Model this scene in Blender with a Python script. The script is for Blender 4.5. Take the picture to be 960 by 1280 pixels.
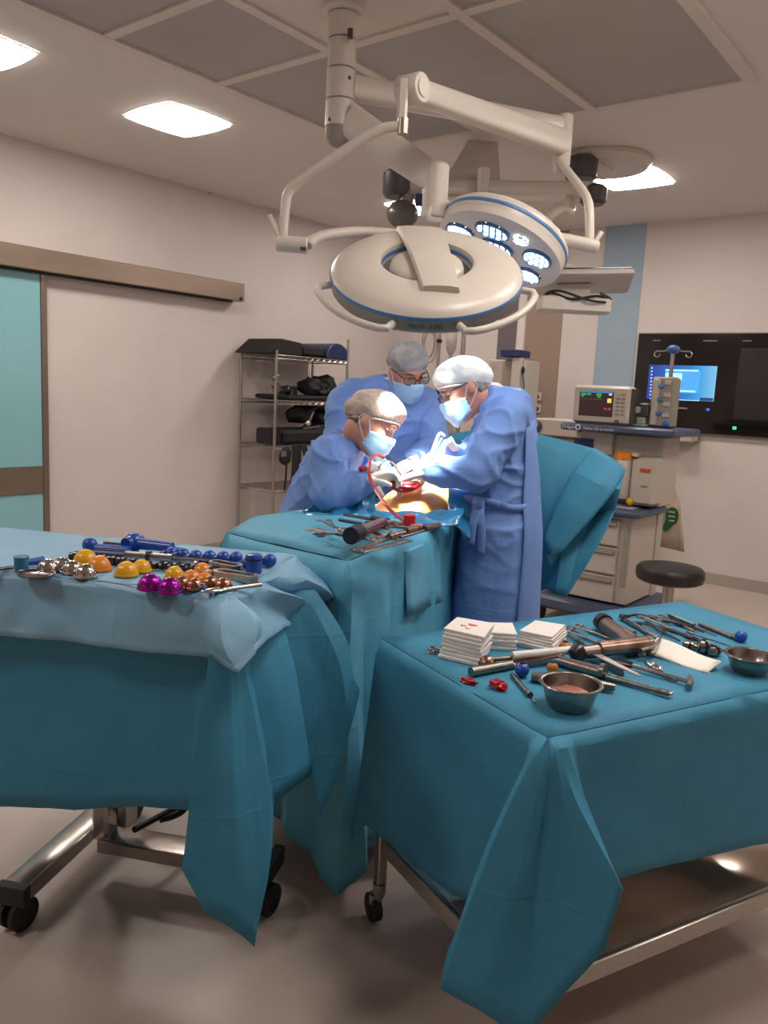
import bpy, bmesh, math, random
from mathutils import Vector, Matrix, noise
for o in list(bpy.data.objects): bpy.data.objects.remove(o)
SC = bpy.context.scene
COL = SC.collection
R = math.radians
random.seed(7)

# ------------------------------------------------------------------ camera
FPX, CAMH = 1005.0, 1.55
def _cam_axes(yaw, pitch, roll):
    f = Vector((-math.sin(yaw)*math.cos(pitch), math.cos(yaw)*math.cos(pitch), -math.sin(pitch)))
    r = Vector((math.cos(yaw), math.sin(yaw), 0)); u = r.cross(f)
    c, s = math.cos(roll), math.sin(roll)
    return c*r+s*u, -s*r+c*u, f
AR, AU, AF = _cam_axes(R(37.92), R(8.65), R(2.79))
EYE = Vector((0, 0, CAMH))
cd = bpy.data.cameras.new('camera'); cam = bpy.data.objects.new('camera', cd); COL.objects.link(cam)
cam.matrix_world = Matrix(((AR.x, AU.x, -AF.x, EYE.x), (AR.y, AU.y, -AF.y, EYE.y), (AR.z, AU.z, -AF.z, EYE.z), (0, 0, 0, 1)))
cd.sensor_fit = 'VERTICAL'; cd.sensor_height = 24; cd.lens = 24*FPX/1280; cd.clip_start = .02
SC.camera = cam
# ------------------------------------------------------------------ world, exposure
w = bpy.data.worlds.new('world'); SC.world = w; w.use_nodes = True
w.node_tree.nodes['Background'].inputs[0].default_value = (.5, .48, .46, 1)
w.node_tree.nodes['Background'].inputs[1].default_value = .2
vs = SC.view_settings; vs.view_transform = 'Standard'; vs.look = 'None'; vs.gamma = 1; vs.use_curve_mapping = False
vs.exposure = 0.1
PANEL_STRENGTH = 30       # ceiling light panels
HEAD_WATTS = (900, 240)      # the two surgical lights
LAMP_SPOT = 1.0

# ------------------------------------------------------------------ measuring helpers (photo pixel -> a point at a real depth / on a real plane)
def ray(x, y): return AR*((x-480)/FPX)+AU*((640-y)/FPX)+AF
def pd(x, y, d): return EYE+ray(x, y)*d
def pz(x, y, z):
    r = ray(x, y); return EYE+r*((z-CAMH)/r.z)
def pX(x, y, X):
    r = ray(x, y); return EYE+r*(X/r.x)
def pY(x, y, Y):
    r = ray(x, y); return EYE+r*(Y/r.y)
def pplane(x, y, p, n):
    r = ray(x, y); return EYE+r*((Vector(p)-EYE).dot(n)/r.dot(n))

# ------------------------------------------------------------------ materials
def lin(h):
    if not isinstance(h, str): return tuple(h)[:3]
    h = h.lstrip('#'); out = []
    for i in (0, 2, 4):
        c = int(h[i:i+2], 16)/255; out.append(c/12.92 if c <= .04045 else ((c+.055)/1.055)**2.4)
    return tuple(out)
MATS = {}
def mat(name, col, rough=.5, metal=0, var=.06, vscale=8, bump=0, bscale=60, spec=.5, trans=0, alpha=1, coat=0, emit=0, ecol=None, stretch=None, sss=0, detail=3):
    if name in MATS: return MATS[name]
    m = bpy.data.materials.new(name); m.use_nodes = True; nt = m.node_tree; b = nt.nodes['Principled BSDF']
    c = lin(col)
    b.inputs['Roughness'].default_value = rough; b.inputs['Metallic'].default_value = metal
    b.inputs['Specular IOR Level'].default_value = spec; b.inputs['Transmission Weight'].default_value = trans
    b.inputs['Alpha'].default_value = alpha; b.inputs['Coat Weight'].default_value = coat
    if sss: b.inputs['Subsurface Weight'].default_value = sss; b.inputs['Subsurface Scale'].default_value = .02
    tc = nt.nodes.new('ShaderNodeTexCoord'); mp = nt.nodes.new('ShaderNodeMapping')
    nt.links.new(tc.outputs['Object'], mp.inputs[0])
    if stretch: mp.inputs['Scale'].default_value = stretch
    n = nt.nodes.new('ShaderNodeTexNoise'); n.inputs['Scale'].default_value = vscale; n.inputs['Detail'].default_value = detail
    nt.links.new(mp.outputs[0], n.inputs['Vector'])
    rp = nt.nodes.new('ShaderNodeValToRGB'); rp.color_ramp.elements[0].position = .3; rp.color_ramp.elements[1].position = .7
    rp.color_ramp.elements[0].color = (*[max(0, x*(1-var)) for x in c], 1); rp.color_ramp.elements[1].color = (*[min(1, x*(1+var)) for x in c], 1)
    nt.links.new(n.outputs['Fac'], rp.inputs[0]); nt.links.new(rp.outputs[0], b.inputs['Base Color'])
    if bump:
        n2 = nt.nodes.new('ShaderNodeTexNoise'); n2.inputs['Scale'].default_value = bscale; n2.inputs['Detail'].default_value = 4
        nt.links.new(mp.outputs[0], n2.inputs['Vector'])
        bp = nt.nodes.new('ShaderNodeBump'); bp.inputs['Strength'].default_value = bump; bp.inputs['Distance'].default_value = .01
        nt.links.new(n2.outputs['Fac'], bp.inputs['Height']); nt.links.new(bp.outputs[0], b.inputs['Normal'])
    if emit:
        b.inputs['Emission Color'].default_value = (*lin(ecol or col), 1); b.inputs['Emission Strength'].default_value = emit
    MATS[name] = m; return m

# ------------------------------------------------------------------ mesh builder
class MB:
    def __init__(s): s.v = []; s.f = []
    def add(s, vs, fs):
        o = len(s.v); s.v += [Vector(v) for v in vs]; s.f += [tuple(i+o for i in f) for f in fs]; return s
    def box(s, c, size, rz=0, M=None, ch=0):
        hx, hy, hz = size[0]/2, size[1]/2, size[2]/2
        m = Matrix.Translation(Vector(c)) @ (M if M else Matrix.Rotation(rz, 4, 'Z'))
        if not ch:
            vs = [m @ Vector((sx*hx, sy*hy, sz*hz)) for sz in (-1, 1) for sy in (-1, 1) for sx in (-1, 1)]
            return s.add(vs, [(0, 2, 3, 1), (4, 5, 7, 6), (0, 1, 5, 4), (2, 6, 7, 3), (0, 4, 6, 2), (1, 3, 7, 5)])
        ch = min(ch, hx*.9, hy*.9, hz*.9)
        rings = []
        for z, e in ((-hz, ch), (-hz+ch, 0), (hz-ch, 0), (hz, ch)):
            a, b = hx-e, hy-e; k = ch if e == 0 else 0
            k = ch*.9
            rings.append([m @ Vector(p) for p in ((-a+k, -b, z), (a-k, -b, z), (a, -b+k, z), (a, b-k, z), (a-k, b, z), (-a+k, b, z), (-a, b-k, z), (-a, -b+k, z))])
        return s.rings(rings)
    def rings(s, rs, caps=True, close=False):
        n = len(rs[0]); o = len(s.v)
        for r in rs: s.v += [Vector(p) for p in r]
        m = len(rs)
        for i in range(m if close else m-1):
            a, b = o+i*n, o+((i+1) % m)*n
            for j in range(n):
                k = (j+1) % n; s.f.append((a+j, a+k, b+k, b+j))
        if caps and not close:
            s.f.append(tuple(o+n-1-j for j in range(n))); s.f.append(tuple(o+(m-1)*n+j for j in range(n)))
        return s
    def tube(s, pts, r, seg=8, caps=True, close=False, flat=None):
        pts = [Vector(p) for p in pts]; n = len(pts)
        rad = r if isinstance(r, (list, tuple)) else [r]*n
        t0 = (pts[1]-pts[0]).normalized()
        up = Vector((0, 0, 1)) if abs(t0.z) < .9 else Vector((1, 0, 0))
        nrm = t0.cross(up).normalized(); rs = []
        for i in range(n):
            if close: t = (pts[(i+1) % n]-pts[i-1]).normalized()
            else: t = (pts[min(i+1, n-1)]-pts[max(i-1, 0)]).normalized()
            nrm = (nrm-t*nrm.dot(t)).normalized(); b = t.cross(nrm)
            fl = flat if flat else 1
            rs.append([pts[i]+nrm*(math.cos(2*math.pi*k/seg)*rad[i])+b*(math.sin(2*math.pi*k/seg)*rad[i]*fl) for k in range(seg)])
        return s.rings(rs, caps, close)
    def lathe(s, prof, c=(0, 0, 0), M=None, seg=20, caps=True):
        m = Matrix.Translation(Vector(c)) @ (M.to_4x4() if M else Matrix())
        return s.rings([[m @ Vector((max(r, 1e-5)*math.cos(2*math.pi*k/seg), max(r, 1e-5)*math.sin(2*math.pi*k/seg), z)) for k in range(seg)] for r, z in prof], caps)
    def ell(s, c, rad, M=None, seg=14, rg=8):
        if not isinstance(rad, (tuple, list)): rad = (rad,)*3
        m = Matrix.Translation(Vector(c)) @ (M.to_4x4() if M else Matrix())
        rs = []
        for i in range(rg+1):
            a = -math.pi/2+math.pi*i/rg; ca = max(math.cos(a), 1e-3)
            rs.append([m @ Vector((rad[0]*ca*math.cos(2*math.pi*k/seg), rad[1]*ca*math.sin(2*math.pi*k/seg), rad[2]*math.sin(a))) for k in range(seg)])
        return s.rings(rs)
    def prism(s, poly, ext):
        n = len(poly); e = Vector(ext)
        p = [Vector(q) for q in poly]
        return s.add(p+[q+e for q in p], [tuple(reversed(range(n))), tuple(range(n, 2*n))]+[(i, (i+1) % n, n+(i+1) % n, n+i) for i in range(n)])
    def grid(s, rows):
        n = len(rows[0]); o = len(s.v)
        for r in rows: s.v += [Vector(p) for p in r]
        for i in range(len(rows)-1):
            for j in range(n-1): s.f.append((o+i*n+j, o+i*n+j+1, o+(i+1)*n+j+1, o+(i+1)*n+j))
        return s
    def xf(s, M):
        s.v = [M @ v for v in s.v]; return s
    def mesh(s, name, m, smooth=40, inv=None):
        me = bpy.data.meshes.new(name)
        me.from_pydata([tuple(inv @ v) if inv else tuple(v) for v in s.v], [], s.f)
        if m: me.materials.append(m)
        fix(me, smooth); return me
    def build(s, name, m, parent=None, smooth=40, solid=0, bevel=0, remesh=0, sm=0, world=True):
        inv = ROOTS[parent.name].inverted() if (parent and world and parent.name in ROOTS) else None
        me = s.mesh(name, m, smooth, inv)
        o = bpy.data.objects.new(name, me); COL.objects.link(o)
        if parent:
            o.parent = parent
            if parent.name in ROOTS: ROOTS[o.name] = ROOTS[parent.name]
        else: ROOTS[o.name] = Matrix()
        if remesh:
            md = o.modifiers.new('r', 'REMESH'); md.mode = 'VOXEL'; md.voxel_size = remesh
            if sm:
                s2 = o.modifiers.new('s', 'SMOOTH'); s2.iterations = sm; s2.factor = .5
            bake(o, smooth)
        if solid:
            md = o.modifiers.new('s', 'SOLIDIFY'); md.thickness = solid; md.offset = 0
        if bevel:
            md = o.modifiers.new('b', 'BEVEL'); md.width = bevel; md.segments = 2; md.limit_method = 'ANGLE'; md.angle_limit = R(40)
        return o
ROOTS = {}
def fix(me, smooth):
    bm = bmesh.new(); bm.from_mesh(me); bmesh.ops.recalc_face_normals(bm, faces=bm.faces[:]); bm.to_mesh(me); bm.free()
    if smooth:
        me.polygons.foreach_set('use_smooth', [True]*len(me.polygons))
        if smooth < 180: me.set_sharp_from_angle(angle=R(smooth))
    me.update()
def bake(o, smooth=60):
    dg = bpy.context.evaluated_depsgraph_get(); dg.update()
    me = bpy.data.meshes.new_from_object(o.evaluated_get(dg)); o.modifiers.clear()
    old = o.data; me.name = old.name; o.data = me
    if not me.materials and old.materials: me.materials.append(old.materials[0])
    me.polygons.foreach_set('use_smooth', [True]*len(me.polygons))
    if smooth < 180: me.set_sharp_from_angle(angle=R(smooth))
def tag(o, label=None, cat=None, group=None, kind=None):
    if label: o['label'] = label
    if cat: o['category'] = cat
    if group: o['group'] = group
    if kind: o['kind'] = kind
    return o
def thing(name, label, cat, loc=(0, 0, 0), rz=0, group=None, M=None):
    o = bpy.data.objects.new(name, None); COL.objects.link(o); o.empty_display_size = .05
    if M is None: M = Matrix.Translation(Vector(loc)) @ Matrix.Rotation(rz, 4, 'Z')
    o.matrix_world = M
    ROOTS[o.name] = M.copy(); o['_local'] = 1; del o['_local']
    return tag(o, label, cat, group)
def axisM(z, x=None):
    """3x3 frame whose Z is z (and X close to x)"""
    z = Vector(z).normalized(); x = Vector(x) if x else (Vector((1, 0, 0)) if abs(z.x) < .9 else Vector((0, 1, 0)))
    x = (x-z*x.dot(z)).normalized(); y = z.cross(x)
    return Matrix((x, y, z)).transposed()
def yM(y, up=(0, 0, 1)):
    """frame whose Y is y and Z close to up"""
    y = Vector(y).normalized(); up = Vector(up); z = (up-y*up.dot(y)).normalized(); x = y.cross(z)
    return Matrix((x, y, z)).transposed()
def arc(pts, n=6):
    """Catmull-Rom smoothing of a polyline"""
    p = [Vector(q) for q in pts]; out = []
    for i in range(len(p)-1):
        a, b, c, d = p[max(i-1, 0)], p[i], p[i+1], p[min(i+2, len(p)-1)]
        for k in range(n):
            t = k/n; out.append(.5*((2*b)+(c-a)*t+(2*a-5*b+4*c-d)*t*t+(3*b-a-3*c+d)*t**3))
    out.append(p[-1]); return out

# ------------------------------------------------------------------ materials used all over
M_wall = mat('wall_paint', '#cfc5c0', .55, var=.02, vscale=3, bump=.03, bscale=200)
M_ceil = mat('ceiling_paint', '#e0d8d2', .6, var=.02, vscale=2)
M_floor = mat('vinyl_floor', '#b8aaa0', .38, var=.05, vscale=5, bump=.02, bscale=150, detail=8)
M_panelgrey = mat('diffuser_textile', '#b3ada8', .8, var=.05, vscale=2)
M_frame = mat('ceiling_frame_white', '#dcd2c8', .5, var=.03)
M_light = mat('light_diffuser', '#ffffff', .4, emit=PANEL_STRENGTH, ecol='#fff5ec')
M_steel = mat('brushed_steel', '#b2aaa4', .32, 1, var=.08, vscale=30, stretch=(1, 1, 14))
M_chrome = mat('chrome', '#c9c4c0', .16, 1, var=.04)
M_dsteel = mat('instrument_steel', '#9d948e', .24, 1, var=.15, vscale=40)
M_satin = mat('satin_grey_steel', '#8b827c', .36, 1, var=.1, vscale=40)
M_rail = mat('anodised_rail', '#9c8a7d', .35, .9, var=.06, vscale=6, stretch=(1, .2, 3))
M_teal = mat('teal_glass_panel', '#86b9c2', .18, var=.02, vscale=1.5, coat=.3)
M_black = mat('black_plastic', '#16141a', .4, var=.1)
M_blackcloth = mat('black_foam_cloth', '#17151a', .75, var=.2, bump=.3, bscale=120)
M_navy = mat('navy_vinyl', '#1c2a52', .4, var=.1)
M_white = mat('lamp_white', '#d0c7bc', .35, var=.015)
M_lampgrey = mat('lamp_grey', '#8c857c', .45, var=.03)
M_blueband = mat('lamp_blue_band', '#4f7fb5', .4, var=.03)
M_darkgrey = mat('dark_grey_plastic', '#4a4546', .4, var=.05)
M_drape = mat('teal_drape', '#3d86a6', .62, var=.06, vscale=5, bump=.38, bscale=11, spec=.3)
M_drape2 = mat('pale_blue_overdrape', '#7facc9', .42, var=.04, vscale=5, bump=.35, bscale=12, spec=.4)
M_drape3 = mat('op_drape', '#54a0bd', .55, var=.06, vscale=5, bump=.4, bscale=11, spec=.35)  # base colour lightened to carry spill from the surgical lights
M_patch = mat('drape_absorbent_patch', '#5c9fbd', .8, var=.04, bump=.1, bscale=40)
M_gown = mat('gown_blue', '#6f90cc', .68, var=.05, vscale=6, bump=.65, bscale=10, spec=.25)
M_gown2 = mat('gown_tie_blue', '#6c8dca', .7, var=.05, bump=.2, bscale=30)
M_cuff = mat('knit_cuff_white', '#d9dcec', .8, var=.04, bump=.3, bscale=200)
M_skin = mat('skin', '#c98d76', .5, var=.08, vscale=20, sss=.08)
M_glove = mat('latex_glove', '#e6e0d8', .4, var=.04, vscale=25, bump=.1, bscale=60)
M_mask = mat('mask_blue', '#9fcbe8', .7, var=.03, bump=.1, bscale=120)
M_capw = mat('bouffant_cap_white', '#dcdcdc', .6, var=.12, vscale=22, bump=.5, bscale=55)
M_capt = mat('bouffant_cap_over_brown_hair', '#b39c8b', .6, var=.28, vscale=16, bump=.5, bscale=45, stretch=(1, 3, 1))
M_capg = mat('bouffant_cap_over_grey_hair', '#8d8c8e', .55, var=.4, vscale=18, bump=.5, bscale=45)
M_beige = mat('equipment_beige', '#b9afa3', .45, var=.03)
M_beige2 = mat('equipment_beige_dark', '#948a80', .5, var=.03)
M_bluegrey = mat('equipment_blue_grey', '#454f66', .4, var=.05)
M_yellow = mat('yellow_plastic', '#e0a713', .3, var=.04, coat=.2)
M_orange = mat('orange_plastic', '#e2872a', .3, var=.04, coat=.2)
M_purple = mat('purple_anodised', '#a01fa0', .22, .85, var=.1)
M_blue = mat('royal_blue_plastic', '#184aa4', .3, var=.08, coat=.2)
M_gauze = mat('white_gauze', '#eae3de', .85, var=.03, bump=.4, bscale=180)
M_blood = mat('blood_red', '#a80f18', .3, var=.25, vscale=30, coat=.3)
M_red = mat('red_tube', '#b8242a', .3, var=.06, coat=.3)
M_paper = mat('paper', '#ece4da', .7, var=.02)
M_rubber = mat('rubber_black', '#121114', .6, var=.1)
M_bronze = mat('blood_smeared_steel', '#8c7264', .3, .9, var=.35, vscale=25)

def creases(m, pitch=.24, off=0.0, strength=.35):
    """fold lines left from packing: narrow ridges every pitch metres, down and across the sheet"""
    nt = m.node_tree; b = nt.nodes['Principled BSDF']; tc = next(n for n in nt.nodes if n.type == 'TEX_COORD')
    sp = nt.nodes.new('ShaderNodeSeparateXYZ'); nt.links.new(tc.outputs['Object'], sp.inputs[0]); last = None
    def line(src_node_out, o):
        a = nt.nodes.new('ShaderNodeMath'); a.operation = 'ADD'; a.inputs[1].default_value = o; nt.links.new(src_node_out, a.inputs[0])
        p = nt.nodes.new('ShaderNodeMath'); p.operation = 'PINGPONG'; p.inputs[1].default_value = pitch/2; nt.links.new(a.outputs[0], p.inputs[0])
        r = nt.nodes.new('ShaderNodeMapRange'); r.inputs['From Min'].default_value = 0; r.inputs['From Max'].default_value = .006; r.inputs['To Min'].default_value = 1; r.inputs['To Max'].default_value = 0
        nt.links.new(p.outputs[0], r.inputs['Value']); return r.outputs[0]
    m1 = nt.nodes.new('ShaderNodeMath'); m1.operation = 'MULTIPLY_ADD'; nt.links.new(sp.outputs['X'], m1.inputs[0]); m1.inputs[1].default_value = .92
    m2 = nt.nodes.new('ShaderNodeMath'); m2.operation = 'MULTIPLY'; nt.links.new(sp.outputs['Y'], m2.inputs[0]); m2.inputs[1].default_value = .4; nt.links.new(m2.outputs[0], m1.inputs[2])
    ad = nt.nodes.new('ShaderNodeMath'); ad.operation = 'MAXIMUM'; nt.links.new(line(sp.outputs['Z'], off), ad.inputs[0]); nt.links.new(line(m1.outputs[0], off*.7), ad.inputs[1])
    bp = nt.nodes.new('ShaderNodeBump'); bp.inputs['Strength'].default_value = strength; bp.inputs['Distance'].default_value = .004; nt.links.new(ad.outputs[0], bp.inputs['Height'])
    old = b.inputs['Normal'].links[0].from_socket if b.inputs['Normal'].links else None
    if old: nt.links.new(old, bp.inputs['Normal'])
    nt.links.new(bp.outputs[0], b.inputs['Normal'])
creases(M_drape, .31, .05, .16); creases(M_drape2, .33, .11, .14); creases(M_drape3, .29, .02, .18); creases(M_gown, .27, .07, .16)
# ================================================================== the room
ZC, XL, YB, XR, YF = 3.12, -5.61, 7.24, 2.6, -3.0
def struct(name, mb, m, parent=None, **k):
    o = mb.build(name, m, parent, **k)
    if not parent: o['kind'] = 'structure'
    return o
fl = struct('floor', MB().box(((XL+XR)/2, (YB+YF)/2, -.05), (XR-XL+.2, YB-YF+.2, .1)), M_floor)
ce = struct('ceiling', MB().box(((XL+XR)/2, (YB+YF)/2, ZC+.06), (XR-XL+.2, YB-YF+.2, .1)), M_ceil)
wl = struct('wall_left', MB().box((XL-.05, (YB+YF)/2, ZC/2), (.1, YB-YF, ZC+.02)), M_wall)
wb = struct('wall_back', MB().box(((XL+XR)/2, YB+.05, ZC/2), (XR-XL, .1, ZC+.02)), M_wall)
wr = struct('wall_right', MB().box((XR+.05, (YB+YF)/2, ZC/2), (.1, YB-YF, ZC+.02)), M_wall)
wf = struct('wall_front', MB().box(((XL+XR)/2, YF-.05, ZC/2), (XR-XL, .1, ZC+.02)), M_wall)
# ceiling skin hangs at ZC; air-outlet field: 3 x 3 cells, textile diffusers in a light frame
struct('ceiling_board', MB().box(((XL+XR)/2, (YB+YF)/2, ZC+.006), (XR-XL, YB-YF, .012)), M_ceil, ce)
gx = [-3.58, -2.77, -2.05, -1.24]; gy = [.98, 2.31, 2.98, 4.30]
for i in range(3):
    for j in range(3):
        x0, x1, y0, y1 = gx[i], gx[i+1], gy[j], gy[j+1]
        mid = (i == 1 and j == 1)
        MB().box(((x0+x1)/2, (y0+y1)/2, ZC-.004), (x1-x0-.05, y1-y0-.05, .008)).build('ceiling_panel', M_frame if mid else M_panelgrey, ce)
for x in gx: MB().box((x, (gy[0]+gy[3])/2, ZC-.011), (.055, gy[3]-gy[0]+.055, .022)).build('ceiling_frame_bar', M_frame, ce)
for y in gy:
    for i in range(3): MB().box(((gx[i]+gx[i+1])/2, y, ZC-.010), (gx[i+1]-gx[i]-.056, .055, .02)).build('ceiling_frame_bar', M_frame, ce)
# wall panels on the back wall (thin coloured sheets)
def wpanel(x0, x1, z0, z1, m, name='wall_panel', t=.006):
    return MB().box(((x0+x1)/2, YB-t/2, (z0+z1)/2), (x1-x0, t, z1-z0)).build(name, m, wb)
wpanel(-3.22, -2.84, .1, ZC, mat('panel_blue', '#94a6b5', .5, var=.02))
wpanel(-3.976, -3.586, .1, ZC, mat('panel_taupe', '#957f72', .5, var=.02))
wpanel(-4.285, -4.075, .1, ZC, mat('panel_graphite', '#6b6164', .5, var=.02))
wpanel(-4.055, -3.99, .1, ZC, mat('panel_white', '#ddd2ca', .5, var=.01))
struct('trim_1', MB().box((-.6, YB-.006, 1.265), (4.2, .012, .012)), M_wall)
# skirting
M_skirt = mat('skirting_taupe', '#a59a92', .5, var=.03)
struct('baseboard_back', MB().box(((XL+XR)/2, YB-.008, .05), (XR-XL, .016, .1)), M_skirt)
struct('baseboard_left', MB().box((XL+.008, (YB+3.2)/2, .05), (.016, YB-3.2, .1)), M_skirt)
# small ceiling sensor mark at the top of the left wall
h = thing('wall_hook', 'tiny metal hook high on the white wall above the door rail', 'hook', pX(262, 240, XL))
hp = pX(262, 240, XL)
MB().box(hp+Vector((.004, 0, 0)), (.008, .016, .05)).build('plate', M_steel, h)
MB().tube([hp+Vector((.008, 0, .01)), hp+Vector((.03, 0, .005)), hp+Vector((.03, 0, .03))], .004, 6).build('pin', M_steel, h)
# sliding door: teal glass leaf with a steel stile and a push band, box rail above
d1 = thing('door_1', None, None, (XL+.03, 2.4, 0)); d1['kind'] = 'structure'
X0 = XL+.03; YS = 3.11
M_stile = mat('door_stile', '#8f8175', .35, .8, var=.05)
MB().box((X0, YS-.02, 1.13), (.05, .045, 2.24), ch=.004).build('door_stile', M_stile, d1)
MB().box((X0, 1.62, 1.13), (.05, .045, 2.24), ch=.004).build('door_stile', M_stile, d1)
MB().box((X0, (1.64+YS-.045)/2, .78), (.05, YS-1.685, .2), ch=.004).build('push_band', M_stile, d1)
MB().box((X0, (1.64+YS-.045)/2, 1.565), (.03, YS-1.685, 1.37)).build('glass_pane', M_teal, d1)
MB().box((X0, (1.64+YS-.045)/2, .345), (.03, YS-1.685, .67)).build('glass_pane', M_teal, d1)
t2 = thing('sliding_door_rail', 'long brushed metal box rail above the teal sliding door', 'door rail', (XL+.075, 3.3, 2.25))
MB().box((XL+.072, 3.1, 2.325), (.14, 3.56, .15), ch=.004).build('rail_housing', M_rail, t2)
MB().box((XL+.072, 4.885, 2.325), (.142, .012, .152), ch=.003).build('end_cap', mat('rail_end', '#ab9a8d', .35, .85), t2)
MB().box((XL+.146, 4.85, 2.27), (.006, .03, .022)).build('badge', M_black, t2)
MB().box((XL+.06, 3.1, 2.243), (.05, 3.4, .014)).build('brush_strip', M_black, t2)

# ceiling luminaires: pillow-shaped squares
def luminaire(x, y, label, dx=0):
    t = thing('ceiling_light', label, 'ceiling light', (x, y, ZC), group='square ceiling lights')
    poly = []; n = 10; a = .222; bl = .022
    for k in range(4):
        for i in range(n):
            s = -1+2*i/n; px, py = a*s, -a-bl*(1-s*s)
            c, q = [(1, 0), (0, 1), (-1, 0), (0, -1)][k]
            poly.append(Vector((x+px*c-py*q, y+px*q+py*c, ZC-.002)))
    MB().prism(poly, (0, 0, -.01)).build('diffuser', M_light, t)
    mb = MB(); out = [Vector((x+(p.x-x)*1.04, y+(p.y-y)*1.04, p.z)) for p in poly]
    N = len(poly)
    mb.v = [*out, *[p+Vector((0, 0, -.006)) for p in out], *[p+Vector((0, 0, -.006)) for p in poly]]
    mb.f = [(i, (i+1) % N, N+(i+1) % N, N+i) for i in range(N)]+[(N+i, N+(i+1) % N, 2*N+(i+1) % N, 2*N+i) for i in range(N)]
    mb.build('trim_ring', M_frame, t)
luminaire(-4.29, 3.27, 'square glowing ceiling light above the door rail, fully in view')
luminaire(-4.29, 2.02, 'square glowing ceiling light cut by the left picture edge')
luminaire(-2.41, 5.77, 'square glowing ceiling light behind the lamp arms near the blue wall stripe')
luminaire(-4.29, 5.82, 'small bright sliver of ceiling light behind the dark grey joint')
for x, y in ((-.53, 2.02), (-.53, 3.27), (-.3, 5.77), (-4.29, -.45), (-2.41, -.45), (1.3, 3.0)):
    luminaire(x, y, 'square glowing ceiling light outside the picture')
# ================================================================== wall display on the back wall
t = thing('wall_display', 'wide black glass wall display with a lit blue desktop screen', 'display', (-2.0, YB, 1.31))
DX0, DX1, DZ0, DZ1 = -2.80, -1.15, 1.305, 2.157
M_bglass = mat('black_glass', '#0d0a0c', .12, var=.05, coat=.5)
MB().box(((DX0+DX1)/2, YB-.03, (DZ0+DZ1)/2), (DX1-DX0, .05, DZ1-DZ0), ch=.006).build('glass_front', M_bglass, t)
MB().box(((DX0+DX1)/2, YB-.022, (DZ0+DZ1)/2), (DX1-DX0+.012, .044, DZ1-DZ0+.012)).build('surround', mat('display_surround', '#8e867f', .4, .6), t)
def dq(x0, y0, x1, y1, name, m, off=.0, par=None):
    a, b = pY(x0, y0, YB-.056-off), pY(x1, y1, YB-.056-off)
    return MB().box(((a.x+b.x)/2, YB-.056-off, (a.z+b.z)/2), (abs(b.x-a.x), .002, abs(a.z-b.z))).build(name, m, par or t)
def em(name, c, s): return mat(name, c, .4, emit=s, ecol=c, var=.01)
def screen_mat():
    m = bpy.data.materials.new('desktop_screen'); m.use_nodes = True; nt = m.node_tree; b = nt.nodes['Principled BSDF']
    tc = nt.nodes.new('ShaderNodeTexCoord'); sp = nt.nodes.new('ShaderNodeSeparateXYZ'); nt.links.new(tc.outputs['Generated'], sp.inputs[0])
    rp = nt.nodes.new('ShaderNodeValToRGB'); e = rp.color_ramp.elements
    e[0].position = .1; e[0].color = (*lin('#1c3f9e'), 1); e[1].position = 1; e[1].color = (*lin('#7fc4ea'), 1)
    k = e.new(.62); k.color = (*lin('#1f7fd0'), 1); k = e.new(.78); k.color = (*lin('#3aa6e6'), 1)
    nt.links.new(sp.outputs['X'], rp.inputs[0]); nt.links.new(rp.outputs[0], b.inputs['Emission Color'])
    b.inputs['Emission Strength'].default_value = .9; b.inputs['Base Color'].default_value = (.01, .02, .05, 1); return m
sc = dq(812, 456, 892, 502, 'screen', screen_mat())
dq(832, 463, 873, 492, 'window', em('scr_window', '#3f8fd8', .9), .002, sc)
dq(832, 461.5, 873, 464.5, 'window_bar', em('scr_white', '#9fd4ee', .9), .004, sc)
dq(832, 466, 852, 476, 'window_bar', em('scr_white', '#9fd4ee', .9), .004, sc)
dq(848, 487.5, 869, 490.5, 'window_bar', em('scr_white', '#9fd4ee', .9), .004, sc)
dq(812, 498.5, 874, 500.5, 'task_bar', em('scr_white', '#9fd4ee', .9), .003, sc)
dq(875, 497, 891, 501.5, 'task_bar', em('scr_dark', '#233a66', .6), .003, sc)
for k in range(9):
    dq(814.2-k*.25, 459+k*4.2, 815.7-k*.25, 460.8+k*4.2, 'desktop_icon', em('scr_icon', '#b9c9e6', .8), .003, sc)
dq(926, 435, 975, 527, 'second_screen', mat('screen_off', '#2a2526', .25, var=.03))
for x, y, wd in ((821, 425.5, 9), (888, 426, 18), (934, 426, 11)): dq(x-wd/2, y-.7, x+wd/2, y+.7, 'caption', mat('caption_grey', '#77706f', .6))
dq(846, 509, 859, 511.2, 'maker_plate', mat('plate_grey', '#8d8683', .4))
dq(883, 510.5, 886.5, 513.5, 'status_light', em('led_blue', '#4050e0', 1.2)); dq(916, 533, 920, 537, 'status_light', em('led_green', '#30e070', 1.6))
# fold-down keyboard shelf under the display
a = pY(873, 548, YB)
t = thing('keyboard_shelf', 'small white fold-down shelf on the wall under the black display', 'shelf', (a.x-.14, YB, 1.2))
MB().box((a.x-.16, YB-.12, 1.245), (.34, .2, .022), ch=.005).build('tray', M_beige, t)
MB().box((a.x-.16, YB-.212, 1.262), (.34, .015, .014)).build('lip', M_beige, t)
MB().box((a.x+.0, YB-.03, 1.26), (.03, .06, .08)).build('bracket', M_beige2, t)
MB().box((a.x-.32, YB-.03, 1.26), (.03, .06, .08)).build('bracket', M_beige2, t)
MB().box((a.x-.09, YB-.16, 1.259), (.07, .03, .006)).build('latch', M_black, t)
MB().box((a.x-.26, YB-.16, 1.259), (.03, .03, .006)).build('latch', M_black, t)
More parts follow.
